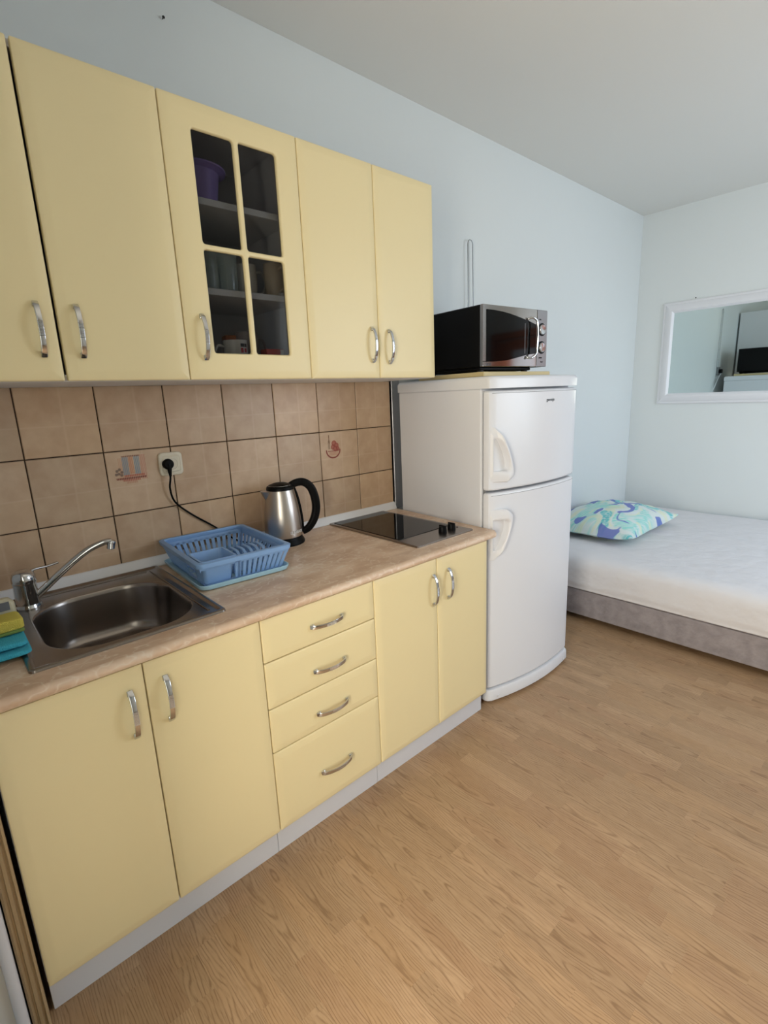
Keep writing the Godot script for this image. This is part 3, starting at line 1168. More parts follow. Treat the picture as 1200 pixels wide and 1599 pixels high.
# crescent grip round an opening at the hinge-free edge of a door, in the door's own axes
func grip(lower: bool) -> ArrayMesh:
	var out_p := []
	var in_p := []
	var n := 24
	# upper door: y 1.225 down to 1.0, the wide end below; the lower door has it the other way up
	for i in n + 1:
		var t := float(i) / n
		# outline from the narrow tip along the curved side to the wide end
		var y := lerpf(1.222, 1.000, t)
		var u := 0.022 + 0.078 * pow(sin(minf(t * 1.02, 1.0) * PI / 2), 0.85)
		if t > 0.86:
			u -= 0.030 * pow((t - 0.86) / 0.14, 2.0)
		out_p.append(Vector2(u, y))
	for i in n + 1:
		var t := float(i) / n
		var y := lerpf(1.176, 1.046, t)
		var u := 0.032 + 0.046 * pow(sin(minf(t * 1.05, 1.0) * PI / 2), 0.9)
		if t > 0.9:
			u -= 0.010 * pow((t - 0.9) / 0.1, 2.0)
		in_p.append(Vector2(u, y))
	# close both along the straight left side
	for i in n + 1:
		var t := float(i) / n
		out_p.append(Vector2(0.006, lerpf(1.000, 1.222, t)))
		in_p.append(Vector2(0.020, lerpf(1.046, 1.176, t)))
	if lower:
		for k in out_p.size():
			out_p[k] = Vector2(out_p[k].x, 0.888 - (out_p[k].y - 1.0) * 0.98)
			in_p[k] = Vector2(in_p[k].x, 0.888 - (in_p[k].y - 1.0) * 0.98)
	var b := Mb.new()
	var rings := []
	for q in [[0, 0.0, -0.006], [0, 0.0, 0.020], [0, 0.10, 0.027], [0, 0.3, 0.031], [0, 0.7, 0.031], [0, 0.92, 0.027], [0, 1.0, 0.020], [0, 1.0, -0.006]]:
		var ring := PackedVector3Array()
		for k in out_p.size():
			var p: Vector2 = out_p[k].lerp(in_p[k], q[1])
			ring.append(Vector3(p.x, p.y, fbow(p.x) - (0.010 if p.x < 0.012 else 0.0) + q[2] * (lerpf(0.22, 1.0, smoothstep(0.022, 0.05, p.x)) if q[2] > 0.0 else 1.0)))
		rings.append(ring)
	for k in rings.size() - 1:
		for i in rings[k].size():
			var j: int = (i + 1) % rings[k].size()
			b.quad(rings[k][i], rings[k][j], rings[k + 1][j], rings[k + 1][i])
	b.done()
	return b.mesh(45)


# ---------------------------------------------------------------- bed
func bed() -> void:
	var x0 := 2.735
	var x1 := 4.435
	var z0 := 0.02
	var z1 := 2.03
	var c := Vector2((x0 + x1) / 2, (z0 + z1) / 2)
	var o := thing("bed_base", "low grey brown velour bed base along the end wall", "bed", Vector3(c.x, 0, c.y))
	var b := Mb.new()
	var rings := []
	for q in [[0.012, 0.030], [0.003, 0.034], [0.0, 0.045], [0.0, 0.175], [0.004, 0.188], [0.014, 0.192]]:
		rings.append(level(rr(x1 - x0 - 2 * q[0], z1 - z0 - 2 * q[0], 0.03, 5), q[1]))
	b.loft(rings)
	part("upholstery", b.mesh(), M.velour, o)
	for sx in [-1, 1]:
		for sz in [-1, 1]:
			part("foot", bx(Vector3(sx * 0.7, 0.0155, sz * 0.85), Vector3(0.06, 0.031, 0.06), 0.003), M.black_matt, o)
	# mattress in a fitted sheet, with soft folds along its lower edge
	b = Mb.new()
	rings = []
	var wob := noise(31, 2.2, 3)
	for q in [[0.020, 0.1925], [0.004, 0.194], [-0.004, 0.200], [-0.001, 0.215], [-0.007, 0.228], [-0.004, 0.245], [0.0, 0.275], [0.003, 0.310], [0.012, 0.340], [0.030, 0.365], [0.060, 0.380], [0.10, 0.386], [0.2, 0.388], [0.4, 0.389], [0.6, 0.389]]:
		var ring := PackedVector3Array()
		var base := rr(x1 - x0 - 2 * q[0], z1 - z0 - 2 * q[0], 0.07, 6)
		for k in base.size():
			var p := base[k]
			var p2 := base[(k + 1) % base.size()]
			var m := 30 if p.distance_to(p2) > 0.3 else 1
			for s in m:
				var g := p.lerp(p2, float(s) / m)
				var w := wob.get_noise_3d(g.x * 1.0, q[1] * 6.0, g.y * 1.0) * (0.005 if q[1] < 0.38 else 0.003)
				var dir := Vector2(g.x, g.y).normalized()
				ring.append(Vector3(g.x + dir.x * w, q[1] + (w * 1.0 if q[1] > 0.3 else 0.0), g.y + dir.y * w))
		rings.append(ring)
	# rings keep the same count because corners stay alike
	b.loft(rings)
	var mt := part("mattress", b.mesh(60), M.sheet, null, Vector3(c.x, 0, c.y))
	tag(mt, "thick mattress in a plain white fitted sheet on the bed base", "mattress")
	pillow()


func pillow_texture() -> ImageTexture:
	var n := 512
	var im := Image.create(n, n, false, Image.FORMAT_RGB8)
	var w1 := noise(90, 0.004, 2)
	var w2 := noise(91, 0.004, 2)
	var a := noise(92, 0.0042, 2)
	var k := noise(93, 0.0062, 2)
	var st := noise(94, 0.03, 2)
	for y in n:
		for x in n:
			var dx := w1.get_noise_2d(x, y) * 90.0
			var dy := w2.get_noise_2d(x, y) * 90.0
			var t := a.get_noise_2d((x + dx) * 0.8, (y + dy) * 1.25)
			var q := k.get_noise_2d(x + dx * 1.5 + 300, y + dy * 1.5)
			var s := st.get_noise_2d((x + y) * 0.25 + dx, (x - y) * 1.6 + dy)
			var c := rgb(214, 224, 222)
			if t > 0.14:
				c = c.lerp(rgb(112, 196, 200), clampf((t - 0.14) * 7.0, 0, 1) * clampf(0.75 + s * 1.2, 0.2, 1))
			elif t < -0.16:
				c = c.lerp(rgb(150, 216, 208), clampf((-0.16 - t) * 7.0, 0, 1) * clampf(0.6 + s, 0, 1))
			if q > 0.22:
				c = c.lerp(rgb(104, 118, 190), clampf((q - 0.22) * 16.0, 0, 0.85))
			if q < -0.38:
				c = c.lerp(rgb(220, 226, 198), 0.7)
			im.set_pixel(x, y, c)
	return ImageTexture.create_from_image(im)


func pillow() -> void:
	var b := Mb.new()
	var n := 40
	var hw := 0.40
	var hd := 0.30
	var wr := noise(33, 3.0, 3)
	var grid := {}
	for side in 2:
		for i in n + 1:
			for j in n + 1:
				var s := 2.0 * i / n - 1.0
				var t := 2.0 * j / n - 1.0
				var body := pow((1.0 - pow(absf(s), 2.6)) * (1.0 - pow(absf(t), 2.6)), 0.55)
				# sides drawn in between the corners
				var x := hw * s * (1.0 - 0.07 * (1.0 - t * t) * s * s)
				var z := hd * t * (1.0 - 0.10 * (1.0 - s * s) * t * t)
				var y := (0.135 if side == 0 else -0.035) * body
				y += 0.010 * wr.get_noise_2d(x * 2.5, z * 2.5) * body
				y += 0.030 * pow(maxf(absf(s * t), 0.0), 4.0)
				grid[Vector3i(side, i, j)] = Vector3(x, y, z)
	for side in 2:
		for i in n:
			for j in n:
				var p: Array = [Vector3i(side, i, j), Vector3i(side, i + 1, j), Vector3i(side, i + 1, j + 1), Vector3i(side, i, j + 1)]
				var uv := []
				for q in p:
					uv.append(Vector2(float(q.y) / n, float(q.z) / n))
				if side == 0:
					b.quad(grid[p[0]], grid[p[1]], grid[p[2]], grid[p[3]], uv[0], uv[1], uv[2], uv[3])
				else:
					b.quad(grid[p[0]], grid[p[3]], grid[p[2]], grid[p[1]], uv[0], uv[3], uv[2], uv[1])
	b.done()
	var m := mat(Color.WHITE, 0.9)
	m.albedo_texture = pillow_texture()
	var o := part("pillow", b.mesh(70), m, null, Vector3(3.46, 0.434, 0.325), Vector3(0.0, 0.0, 0.0))
	tag(o, "bed pillow in a pale cover with turquoise and violet swirls", "pillow")


# ---------------------------------------------------------------- mirror
func mirror() -> void:
	var y0 := 1.209
	var y1 := 1.970
	var z0 := 0.203
	var z1 := 1.43
	var o := thing("wall_mirror", "wide mirror in a white moulded frame on the end wall", "mirror", Vector3(XR, (y0 + y1) / 2, (z0 + z1) / 2), -PI / 2)
	var w := z1 - z0
	var h := y1 - y0
	# each rail of the frame is a mitred moulding
	var prof := [[0.0, 0.0], [0.0, 0.010], [0.006, 0.014], [0.018, 0.015], [0.024, 0.020], [0.050, 0.028], [0.066, 0.026], [0.074, 0.018], [0.080, 0.012], [0.080, 0.0]]
	for k in 4:
		var b := Mb.new()
		var rings := []
		for e in 2:
			var ring := PackedVector3Array()
			for q in prof:
				var i: float = q[0]
				var p: Vector2
				var x := w / 2 - i
				var y := h / 2 - i
				match k:
					0: p = Vector2(-x if e == 0 else x, y)
					1: p = Vector2(x, y if e == 0 else -y)
					2: p = Vector2(x if e == 0 else -x, -y)
					_: p = Vector2(-x, -y if e == 0 else y)
				ring.append(Vector3(p.x, p.y, q[1]))
			rings.append(ring)
		b.loft(rings)
		part("frame_rail", b.mesh(25), M.plastic, o)
	part("mirror_glass", bx(Vector3(0, 0, 0.007), Vector3(w - 0.155, h - 0.155, 0.006), 0.001), M.mirror, o)


# ---------------------------------------------------------------- hob
func hob() -> void:
	var o := thing("hob", "narrow built in black glass hob with a steel frame and two knobs", "hob", Vector3(1.438, TOP, 0.300), 0.0)
	var b := Mb.new()
	var rings := []
	for q in [[0.0, 0.0003], [0.0, 0.004], [0.002, 0.0062], [0.006, 0.0066]]:
		rings.append(level(rr(0.326 - 2 * q[0], 0.548 - 2 * q[0], 0.006, 4), q[1]))
	b.loft(rings)
	part("frame", b.mesh(30), M.steel, o)
	b = Mb.new()
	rings = []
	for q in [[0.0, 0.0066], [0.0, 0.0078], [0.001, 0.0084]]:
		rings.append(level(rr(0.290 - 2 * q[0], 0.422 - 2 * q[0], 0.006, 4), q[1], Vector2(-0.002, -0.048)))
	b.loft(rings)
	part("glass_plate", b.mesh(30), M.black_gloss, o)
	for x in [0.052, 0.106]:
		b = Mb.new()
		b.lathe([[0.0165, 0.0066], [0.0170, 0.010], [0.0155, 0.024], [0.0140, 0.029], [0.001, 0.030]], 24, Transform3D(Basis.IDENTITY, Vector3(x, 0, 0.206)))
		b.box(Vector3(x, 0.024, 0.206), Vector3(0.010, 0.018, 0.034), 0.002)
		var k := part("knob", b.mesh(), M.black, o)
		part("pointer", bx(Vector3(x, 0.0312, 0.2155), Vector3(0.0018, 0.0008, 0.012), 0.0002), M.white, k)
	b = Mb.new()
	b.lathe([[0.004, 0.0066], [0.0038, 0.0086], [0.001, 0.009]], 14, Transform3D(Basis.IDENTITY, Vector3(0.142, 0, 0.206)))
	part("indicator_lamp", b.mesh(), mat(rgb(60, 12, 10), 0.3), o)


# ---------------------------------------------------------------- microwave and its board
func microwave() -> void:
	var at := Vector3(1.753, 1.4185, 0.503)
	var bd := thing("wooden_board", "pale yellow wooden board lying on the fridge under the microwave", "board", Vector3(1.753, 1.4190, 0.515), TURN)
	part("slab", bx(Vector3(0.205, 0.010, -0.19), Vector3(0.445, 0.020, 0.40), 0.003), M.wood_edge, bd)
	at.y = 1.4392
	var o := thing("microwave", "black microwave oven with a mirror finish front on the wooden board", "microwave", at, TURN)
	var yb := 0.021          # underside of the case above the feet
	var yt := 0.262
	var b := Mb.new()
	b.box(Vector3(0.2135, (yb + yt) / 2, -0.186), Vector3(0.425, yt - yb, 0.34), 0.004)
	b.box(Vector3(0.18, 0.014, -0.186), Vector3(0.34, 0.014, 0.32), 0.004)
	part("case", b.mesh(), M.black, o)
	for x in [0.03, 0.32]:
		for z in [-0.04, -0.33]:
			b = Mb.new()
			b.lathe([[0.014, 0.0], [0.014, 0.008]], 14, Transform3D(Basis.IDENTITY, Vector3(x, 0, z)))
			part("foot", b.mesh(), M.black_matt, o)
	var mm := mat(rgb(178, 172, 168), 0.07, 1.0)
	var door := part("door", bx(Vector3(0.1765, (yb + yt) / 2, -0.008), Vector3(0.353, yt - yb, 0.016), 0.002), mm, o)
	var cp := part("control_panel", bx(Vector3(0.3915, (yb + yt) / 2, -0.008), Vector3(0.0735, yt - yb, 0.016), 0.002), mat(rgb(150, 148, 148), 0.28, 1.0), o)
	# dark window, tall on the left and narrowing in a curve to the right
	var top_e := [[0.022, 0.243], [0.067, 0.2425], [0.112, 0.240], [0.157, 0.2355], [0.201, 0.229], [0.248, 0.2205], [0.295, 0.211], [0.347, 0.199]]
	var bot_e := [[0.347, 0.077], [0.312, 0.074], [0.276, 0.069], [0.218, 0.0585], [0.160, 0.048], [0.115, 0.0435], [0.072, 0.041], [0.022, 0.040]]
	var outline := PackedVector2Array()
	for q in top_e:
		outline.append(Vector2(q[0], q[1]))
	for q in bot_e:
		outline.append(Vector2(q[0], q[1]))
	b = Mb.new()
	var c := Vector2(0.17, 0.14)
	var rings := []
	for q in [[1.0, -0.0005], [1.0, 0.0020], [0.992, 0.0028]]:
		var ring := PackedVector3Array()
		for p in outline:
			var g: Vector2 = c + (p - c) * q[0]
			ring.append(Vector3(g.x, g.y, q[1]))
		rings.append(ring)
	b.loft(rings)
	var win := part("window", b.mesh(25), M.black_gloss, door)
	part("light_line", bx(Vector3(0.268, 0.138, 0.0029), Vector3(0.003, 0.125, 0.0006), 0.0002), mat(rgb(120, 120, 122), 0.4), win)
	part("edge_line", bx(Vector3(0.011, 0.0405, 0.0003), Vector3(0.021, 0.0016, 0.0008), 0.0002), M.black, door)
	part("edge_line", bx(Vector3(0.0215, 0.141, 0.0003), Vector3(0.0016, 0.203, 0.0008), 0.0002), M.black, door)
	b = Mb.new()
	var path := smoothed([Vector3(0.286, 0.218, 0.002), Vector3(0.290, 0.222, 0.010), Vector3(0.303, 0.223, 0.018), Vector3(0.319, 0.214, 0.022), Vector3(0.325, 0.197, 0.024), Vector3(0.325, 0.139, 0.026), Vector3(0.323, 0.084, 0.024), Vector3(0.315, 0.068, 0.021), Vector3(0.298, 0.058, 0.017), Vector3(0.284, 0.058, 0.010), Vector3(0.279, 0.062, 0.002)], 5)
	b.sweep(path, circle(0.0048, 10), Vector3(0.2, 0.1, 1))
	part("handle", b.mesh(), M.chrome, door)
	for y in [0.180, 0.104]:
		b = Mb.new()
		b.lathe([[0.0275, 0.0], [0.0275, 0.0015], [0.0235, 0.0018], [0.0225, 0.001]], 28, Transform3D(Basis.from_euler(Vector3(PI / 2, 0, 0)), Vector3(0.389, y, 0)))
		var dial := part("dial_ring", b.mesh(), M.black, cp)
		b = Mb.new()
		b.lathe([[0.0222, 0.001], [0.0215, 0.006], [0.019, 0.0085], [0.012, 0.0080], [0.001, 0.0076]], 28, Transform3D(Basis.from_euler(Vector3(PI / 2, 0, 0)), Vector3(0.389, y, 0)))
		part("knob", b.mesh(), M.chrome, dial)
	for q in [["min", 0.375, 0.222], ["power", 0.383, 0.060], ["start", 0.393, 0.042]]:
		part("lettering", text_mesh(q[0], 0.008, 0.0004), M.black, cp, Vector3(q[1], q[2], 0.0004))
	part("emblem", text_mesh("G&M", 0.014, 0.0004), mat(rgb(60, 50, 48), 0.4), door, Vector3(0.034, 0.030, 0.0004))


# ---------------------------------------------------------------- dish rack on its tray
func dish_rack() -> void:
	var at := Vector3(0.697, TOP, 0.222)
	var turn := -0.055
	var t := thing("drip_tray", "pale blue plastic drip tray under the dish rack", "tray", at + Vector3(0.0, 0.0003, 0), turn)
	var b := Mb.new()
	var rings := []
	for q in [[0.276, 0.352, 0.0], [0.292, 0.368, 0.004], [0.301, 0.377, 0.015], [0.3015, 0.3775, 0.0185], [0.295, 0.371, 0.0185], [0.288, 0.364, 0.006], [0.276, 0.352, 0.0035]]:
		rings.append(level(rr(q[0], q[1], 0.025, 5), q[2]))
	b.loft(rings)
	part("tray", b.mesh(40), M.blue_pale, t)
	var o := thing("dish_rack", "light blue plastic dish rack with slotted sides beside the sink", "dish rack", at + Vector3(0.0, 0.0046, 0), turn)
	var y0 := 0.002
	var y1 := 0.082
	var bw := Vector2(0.252, 0.326)    # bottom
	var tw := Vector2(0.300, 0.384)    # top
	# rim
	b = Mb.new()
	rings = []
	for q in [[0.0, y1 - 0.010], [0.004, y1 - 0.011], [0.006, y1 + 0.002], [0.003, y1 + 0.004], [-0.008, y1 + 0.004], [-0.010, y1], [-0.008, y1 - 0.010], [0.0, y1 - 0.010]]:
		rings.append(level(rr(tw.x + 2 * q[0], tw.y + 2 * q[0], 0.018, 5), q[1]))
	for k in rings.size() - 1:
		for i in rings[k].size():
			var j: int = (i + 1) % rings[k].size()
			b.quad(rings[k][i], rings[k][j], rings[k + 1][j], rings[k + 1][i])
	b.done()
	part("rim", b.mesh(40), M.blue, o)
	# four slotted walls that lean outwards
	for side in 4:
		b = Mb.new()
		var long: bool = side % 2 == 1      # walls at the two ends are side 1 and 3
		var n := 13 if not long else 11
		if side == 0:
			n = 9
		var f := func(s: float, h: float, d: float) -> Vector3:
			var wx := lerpf(bw.x, tw.x, h) / 2 - d
			var wz := lerpf(bw.y, tw.y, h) / 2 - d
			var y := lerpf(y0, y1 - 0.004, h)
			match side:
				0: return Vector3(lerpf(-wx, wx, s), y, wz)
				1: return Vector3(wx, y, lerpf(wz, -wz, s))
				2: return Vector3(lerpf(wx, -wx, s), y, -wz)
				_: return Vector3(-wx, y, lerpf(-wz, wz, s))
		var th := 0.0028
		var slab := func(s0: float, s1: float, h0: float, h1: float) -> void:
			b.hexa([f.call(s0, h0, 0.0), f.call(s1, h0, 0.0), f.call(s1, h0, th), f.call(s0, h0, th), f.call(s0, h1, 0.0), f.call(s1, h1, 0.0), f.call(s1, h1, th), f.call(s0, h1, th)])
		slab.call(0.012, 0.988, 0.0, 0.10)
		slab.call(0.0, 1.0, 0.72 if side != 0 else 0.80, 1.0)
		var a0 := 0.02
		var a1 := 0.98
		if side == 0:
			a0 = 0.42                      # the cutlery holder fills the left of this wall
			slab.call(0.37, 0.43, 0.0, 1.0)
		if side == 3:
			a1 = 0.60
		for k in n + 1:
			var s := lerpf(a0, a1, float(k) / n)
			var hw := 0.30 * (a1 - a0) / n
			slab.call(maxf(s - hw, 0.005), minf(s + hw, 0.995), 0.08, 0.82)
		part("slotted_wall", b.mesh(), M.blue, o)
	# floor of the rack: a grid of ribs
	b = Mb.new()
	for k in 12:
		b.box(Vector3(lerpf(-0.118, 0.118, k / 11.0), y0 + 0.002, 0), Vector3(0.006, 0.004, 0.322), 0.001)
	for k in 5:
		b.box(Vector3(0, y0 + 0.004, lerpf(-0.15, 0.15, k / 4.0)), Vector3(0.25, 0.004, 0.006), 0.001)
	part("floor_grid", b.mesh(), M.blue, o)
	# plate dividers: upside down loops standing in a row
	for k in 6:
		var x := lerpf(-0.006, 0.106, k / 5.0)
		b = Mb.new()
		var loop := smoothed([Vector3(x, y0 + 0.004, 0.100), Vector3(x, y0 + 0.040, 0.096), Vector3(x, y0 + 0.060, 0.078), Vector3(x, y0 + 0.064, 0.045), Vector3(x, y0 + 0.060, 0.012), Vector3(x, y0 + 0.040, -0.006), Vector3(x, y0 + 0.004, -0.010)], 4)
		b.sweep(loop, rr(0.011, 0.006, 0.002, 2), Vector3(0, 0.2, 1))
		part("plate_divider", b.mesh(), M.blue, o)
	# cutlery holder in the corner nearest the sink
	b = Mb.new()
	rings = []
	var cc := Vector2(-0.083, 0.123)
	for q in [[0.084, 0.072, 0.004, 0.0], [0.106, 0.118, 0.082, 0.0], [0.112, 0.124, 0.0835, 0.0], [0.112, 0.124, 0.0855, 0.0], [0.101, 0.113, 0.0855, 0.0], [0.080, 0.068, 0.008, 0.0]]:
		rings.append(level(rr(q[0], q[1], 0.012, 4), y0 + q[2], cc))
	b.loft(rings, true, true)
	part("cutlery_holder", b.mesh(40), M.blue, o)


# ---------------------------------------------------------------- kettle
func kettle() -> void:
	var o := thing("kettle", "brushed steel electric kettle with a black handle, lid and base", "kettle", Vector3(0.995, TOP + 0.0003, 0.115), 0.0)
	var b := Mb.new()
	b.lathe([[0.079, 0.0], [0.080, 0.004], [0.078, 0.012], [0.072, 0.020], [0.0705, 0.030]], 48)
	part("base", b.mesh(), M.black, o)
	b = Mb.new()
	b.lathe([[0.0712, 0.0305], [0.0720, 0.034], [0.0722, 0.050], [0.0715, 0.080], [0.0690, 0.115], [0.0645, 0.150], [0.0580, 0.185], [0.0530, 0.208], [0.0520, 0.212]], 56)
	var body := part("body", b.mesh(), M.brushed, o)
	b = Mb.new()
	b.lathe([[0.0525, 0.2125], [0.0525, 0.220], [0.050, 0.226], [0.046, 0.2285], [0.040, 0.232], [0.022, 0.238], [0.001, 0.2395]], 40)
	var lid := part("lid", b.mesh(), M.black, o)
	b = Mb.new()
	var ringp := []
	for i in 40:
		ringp.append(Vector3(0.0445 * cos(TAU * i / 40), 0.2296, 0.0445 * sin(TAU * i / 40)))
	b.sweep(ringp, circle(0.0010, 6), Vector3.UP, [], true)
	part("lid_ring", b.mesh(), M.chrome, lid)
	# spout opposite the handle
	var dir := Vector3(0.955, 0, 0.295)
	var side := Vector3(-0.295, 0, 0.955)
	b = Mb.new()
	var rings := []
	for q in [[0.052, 0.155, 0.004], [0.060, 0.175, 0.012], [0.070, 0.197, 0.020], [0.077, 0.211, 0.024]]:
		var ring := PackedVector3Array()
		for k in 9:
			var a := PI * k / 8.0
			ring.append(-dir * (q[0] * (0.62 + 0.38 * sin(a))) + side * cos(a) * q[2] * 1.1 + Vector3(0, q[1], 0))
		rings.append(ring)
	b.loft(rings, false, true)
	part("spout", b.mesh(50), M.brushed, o)
	# handle: loop from the lid down to the base, with a strip lying along the body
	b = Mb.new()
	var hp := smoothed([dir * 0.040 + Vector3(0, 0.222, 0), dir * 0.066 + Vector3(0, 0.232, 0), dir * 0.096 + Vector3(0, 0.230, 0), dir * 0.122 + Vector3(0, 0.207, 0), dir * 0.136 + Vector3(0, 0.165, 0), dir * 0.138 + Vector3(0, 0.120, 0), dir * 0.126 + Vector3(0, 0.078, 0), dir * 0.102 + Vector3(0, 0.046, 0), dir * 0.076 + Vector3(0, 0.034, 0)], 6)
	var sc := []
	for i in hp.size():
		var t := float(i) / hp.size()
		sc.append(1.0 + 0.22 * sin(t * PI) - 0.25 * maxf(0.0, t - 0.75))
	b.sweep(hp, rr(0.027, 0.023, 0.009, 4), side, sc)
	var st := smoothed([dir * 0.050 + Vector3(0, 0.214, 0), dir * 0.060 + Vector3(0, 0.182, 0), dir * 0.068 + Vector3(0, 0.140, 0), dir * 0.0735 + Vector3(0, 0.090, 0), dir * 0.0745 + Vector3(0, 0.034, 0)], 6)
	b.sweep(st, rr(0.018, 0.010, 0.004, 3), side)
	part("handle", b.mesh(50), M.black, o)
	# printed name low on the body, facing the room
	var face := Vector3(-0.35, 0, 0.94).normalized()
	var tx := text_mesh("ELAMAX", 0.015, 0.0006)
	var lt := part("lettering", tx, mat(rgb(226, 226, 224), 0.4), body, Vector3(face.x * 0.0722, 0.052, face.z * 0.0722), Vector3(0, atan2(face.x, face.z), 0))
	lt.position = Vector3(0.012, 0.052, 0.0724)
	lt.rotation.y = 0.16
	# lead from the wall socket down behind the rack to the base
	b = Mb.new()
	var cp := smoothed([Vector3(-0.3745, 0.333, -0.082), Vector3(-0.376, 0.300, -0.082), Vector3(-0.380, 0.262, -0.088), Vector3(-0.366, 0.212, -0.095), Vector3(-0.315, 0.160, -0.100), Vector3(-0.24, 0.100, -0.098), Vector3(-0.16, 0.030, -0.088), Vector3(-0.10, 0.006, -0.075), Vector3(-0.06, 0.006, -0.045)], 7)
	b.sweep(cp, circle(0.0034, 8), Vector3(0.2, 0.3, 1))
	part("cord", b.mesh(), M.black, o)
	b = Mb.new()
	b.lathe([[0.0185, 0.0], [0.0185, 0.016], [0.0175, 0.022], [0.014, 0.026], [0.001, 0.027]], 24, Transform3D(Basis.from_euler(Vector3(PI / 2, 0, 0)), Vector3(-0.3745, 0.348, -0.1055)))
	b.sweep([Vector3(-0.3745, 0.348, -0.086), Vector3(-0.3745, 0.330, -0.083), Vector3(-0.375, 0.306, -0.082)], circle(0.0095, 10), Vector3(0, 0, 1), [1.0, 0.8, 0.45])
	part("plug", b.mesh(), M.black, o)


# ---------------------------------------------------------------- things by the sink
func cleaning_things() -> void:
	# folded turquoise cloth
	var cl := thing("dish_cloth", "folded turquoise cloth at the left end of the worktop under the sponge", "cloth", Vector3(0.06, TOP, 0.40), 0.0)
	var teal := mat(rgb(64, 172, 196), 0.95)
	bump(teal, 71, 0.08, 0.15, 12.0)
	for k in 2:
		var b := Mb.new()
		var rings := []
		var wob := noise(50 + k, 9.0, 2)
		for q in [[0.006, 0.0], [0.0, 0.004], [0.0, 0.010], [0.004, 0.014], [0.03, 0.0155]]:
			var ring := PackedVector3Array()
			for p in rr(0.105 - 2 * q[0] - 0.008 * k, 0.17 - 2 * q[0] - 0.02 * k, 0.014, 5):
				ring.append(Vector3(p.x - 0.002, q[1] + 0.0078 + 0.0158 * k + 0.003 * wob.get_noise_2d(p.x, p.y) * float(q[1] > 0.002), p.y - 0.006 * k))
			rings.append(ring)
		b.loft(rings)
		part("fold", b.mesh(50), teal, cl)
	var b := Mb.new()
	var sp := thing("sponge", "yellow washing up sponge with a green scouring side on the turquoise cloth", "sponge", Vector3(0.052, TOP + 0.0405, 0.385), 0.06)
	var yellow := mat(rgb(230, 212, 96), 0.95)
	bump(yellow, 72, 0.12, 0.35, 14.0)
	var rings := []
	for q in [[0.003, 0.0085], [0.0, 0.011], [0.0, 0.030], [0.003, 0.034], [0.010, 0.0355]]:
		rings.append(level(rr(0.115 - 2 * q[0], 0.068 - 2 * q[0], 0.010, 4), q[1]))
	b.loft(rings)
	part("foam", b.mesh(50), yellow, sp)
	part("scourer", bx(Vector3(0, 0.0042, 0), Vector3(0.112, 0.0082, 0.066), 0.002), mat(rgb(118, 140, 72), 0.98), sp)
	part("slit", bx(Vector3(-0.025, 0.019, 0.0338), Vector3(0.05, 0.003, 0.001), 0.0003), M.black_matt, sp)
	# small pack of scourers standing behind, pale film with a grey label
	var pk := thing("sponge_packet", "small clear wrapped packet with a grey label behind the yellow sponge", "packet", Vector3(0.055, TOP + 0.0003, 0.296), 0.1)
	var b2 := Mb.new()
	rings = []
	for q in [[0.012, 0.0], [0.003, 0.006], [0.0, 0.04], [0.001, 0.082], [0.010, 0.094]]:
		rings.append(level(rr(0.108 - 2 * q[0], 0.036 - 2 * minf(q[0], 0.012), 0.010, 4), q[1]))
	b2.loft(rings)
	part("wrapped_pack", b2.mesh(50), mat(rgb(196, 188, 160), 0.35), pk)
	part("printed_label", bx(Vector3(0.020, 0.078, 0.0184), Vector3(0.040, 0.022, 0.0008), 0.0002), mat(rgb(110, 112, 116), 0.5), pk)
	part("orange_band", bx(Vector3(-0.030, 0.072, 0.0184), Vector3(0.030, 0.030, 0.0008), 0.0002), mat(rgb(214, 128, 62), 0.5), pk)


# ---------------------------------------------------------------- what shows behind the dark panes
func mug_shape(r: float, h: float, taper := 0.92) -> ArrayMesh:
	var b := Mb.new()
	b.lathe([[r * taper * 0.9, 0.0], [r * taper, 0.003], [r, h * 0.5], [r, h], [r - 0.003, h], [r - 0.0035, h * 0.5], [r * taper - 0.004, 0.006], [0.001, 0.006]], 32)
	return b.mesh()


func mug_handle(r: float, h: float, big := 1.0) -> ArrayMesh:
	var b := Mb.new()
	var p := smoothed([Vector3(-r + 0.002, h * 0.82, 0), Vector3(-r - 0.020 * big, h * 0.84, 0), Vector3(-r - 0.030 * big, h * 0.52, 0), Vector3(-r - 0.020 * big, h * 0.24, 0), Vector3(-r + 0.003, h * 0.18, 0)], 6)
	b.sweep(p, circle(0.0042, 8), Vector3(0, 0, 1))
	return b.mesh()


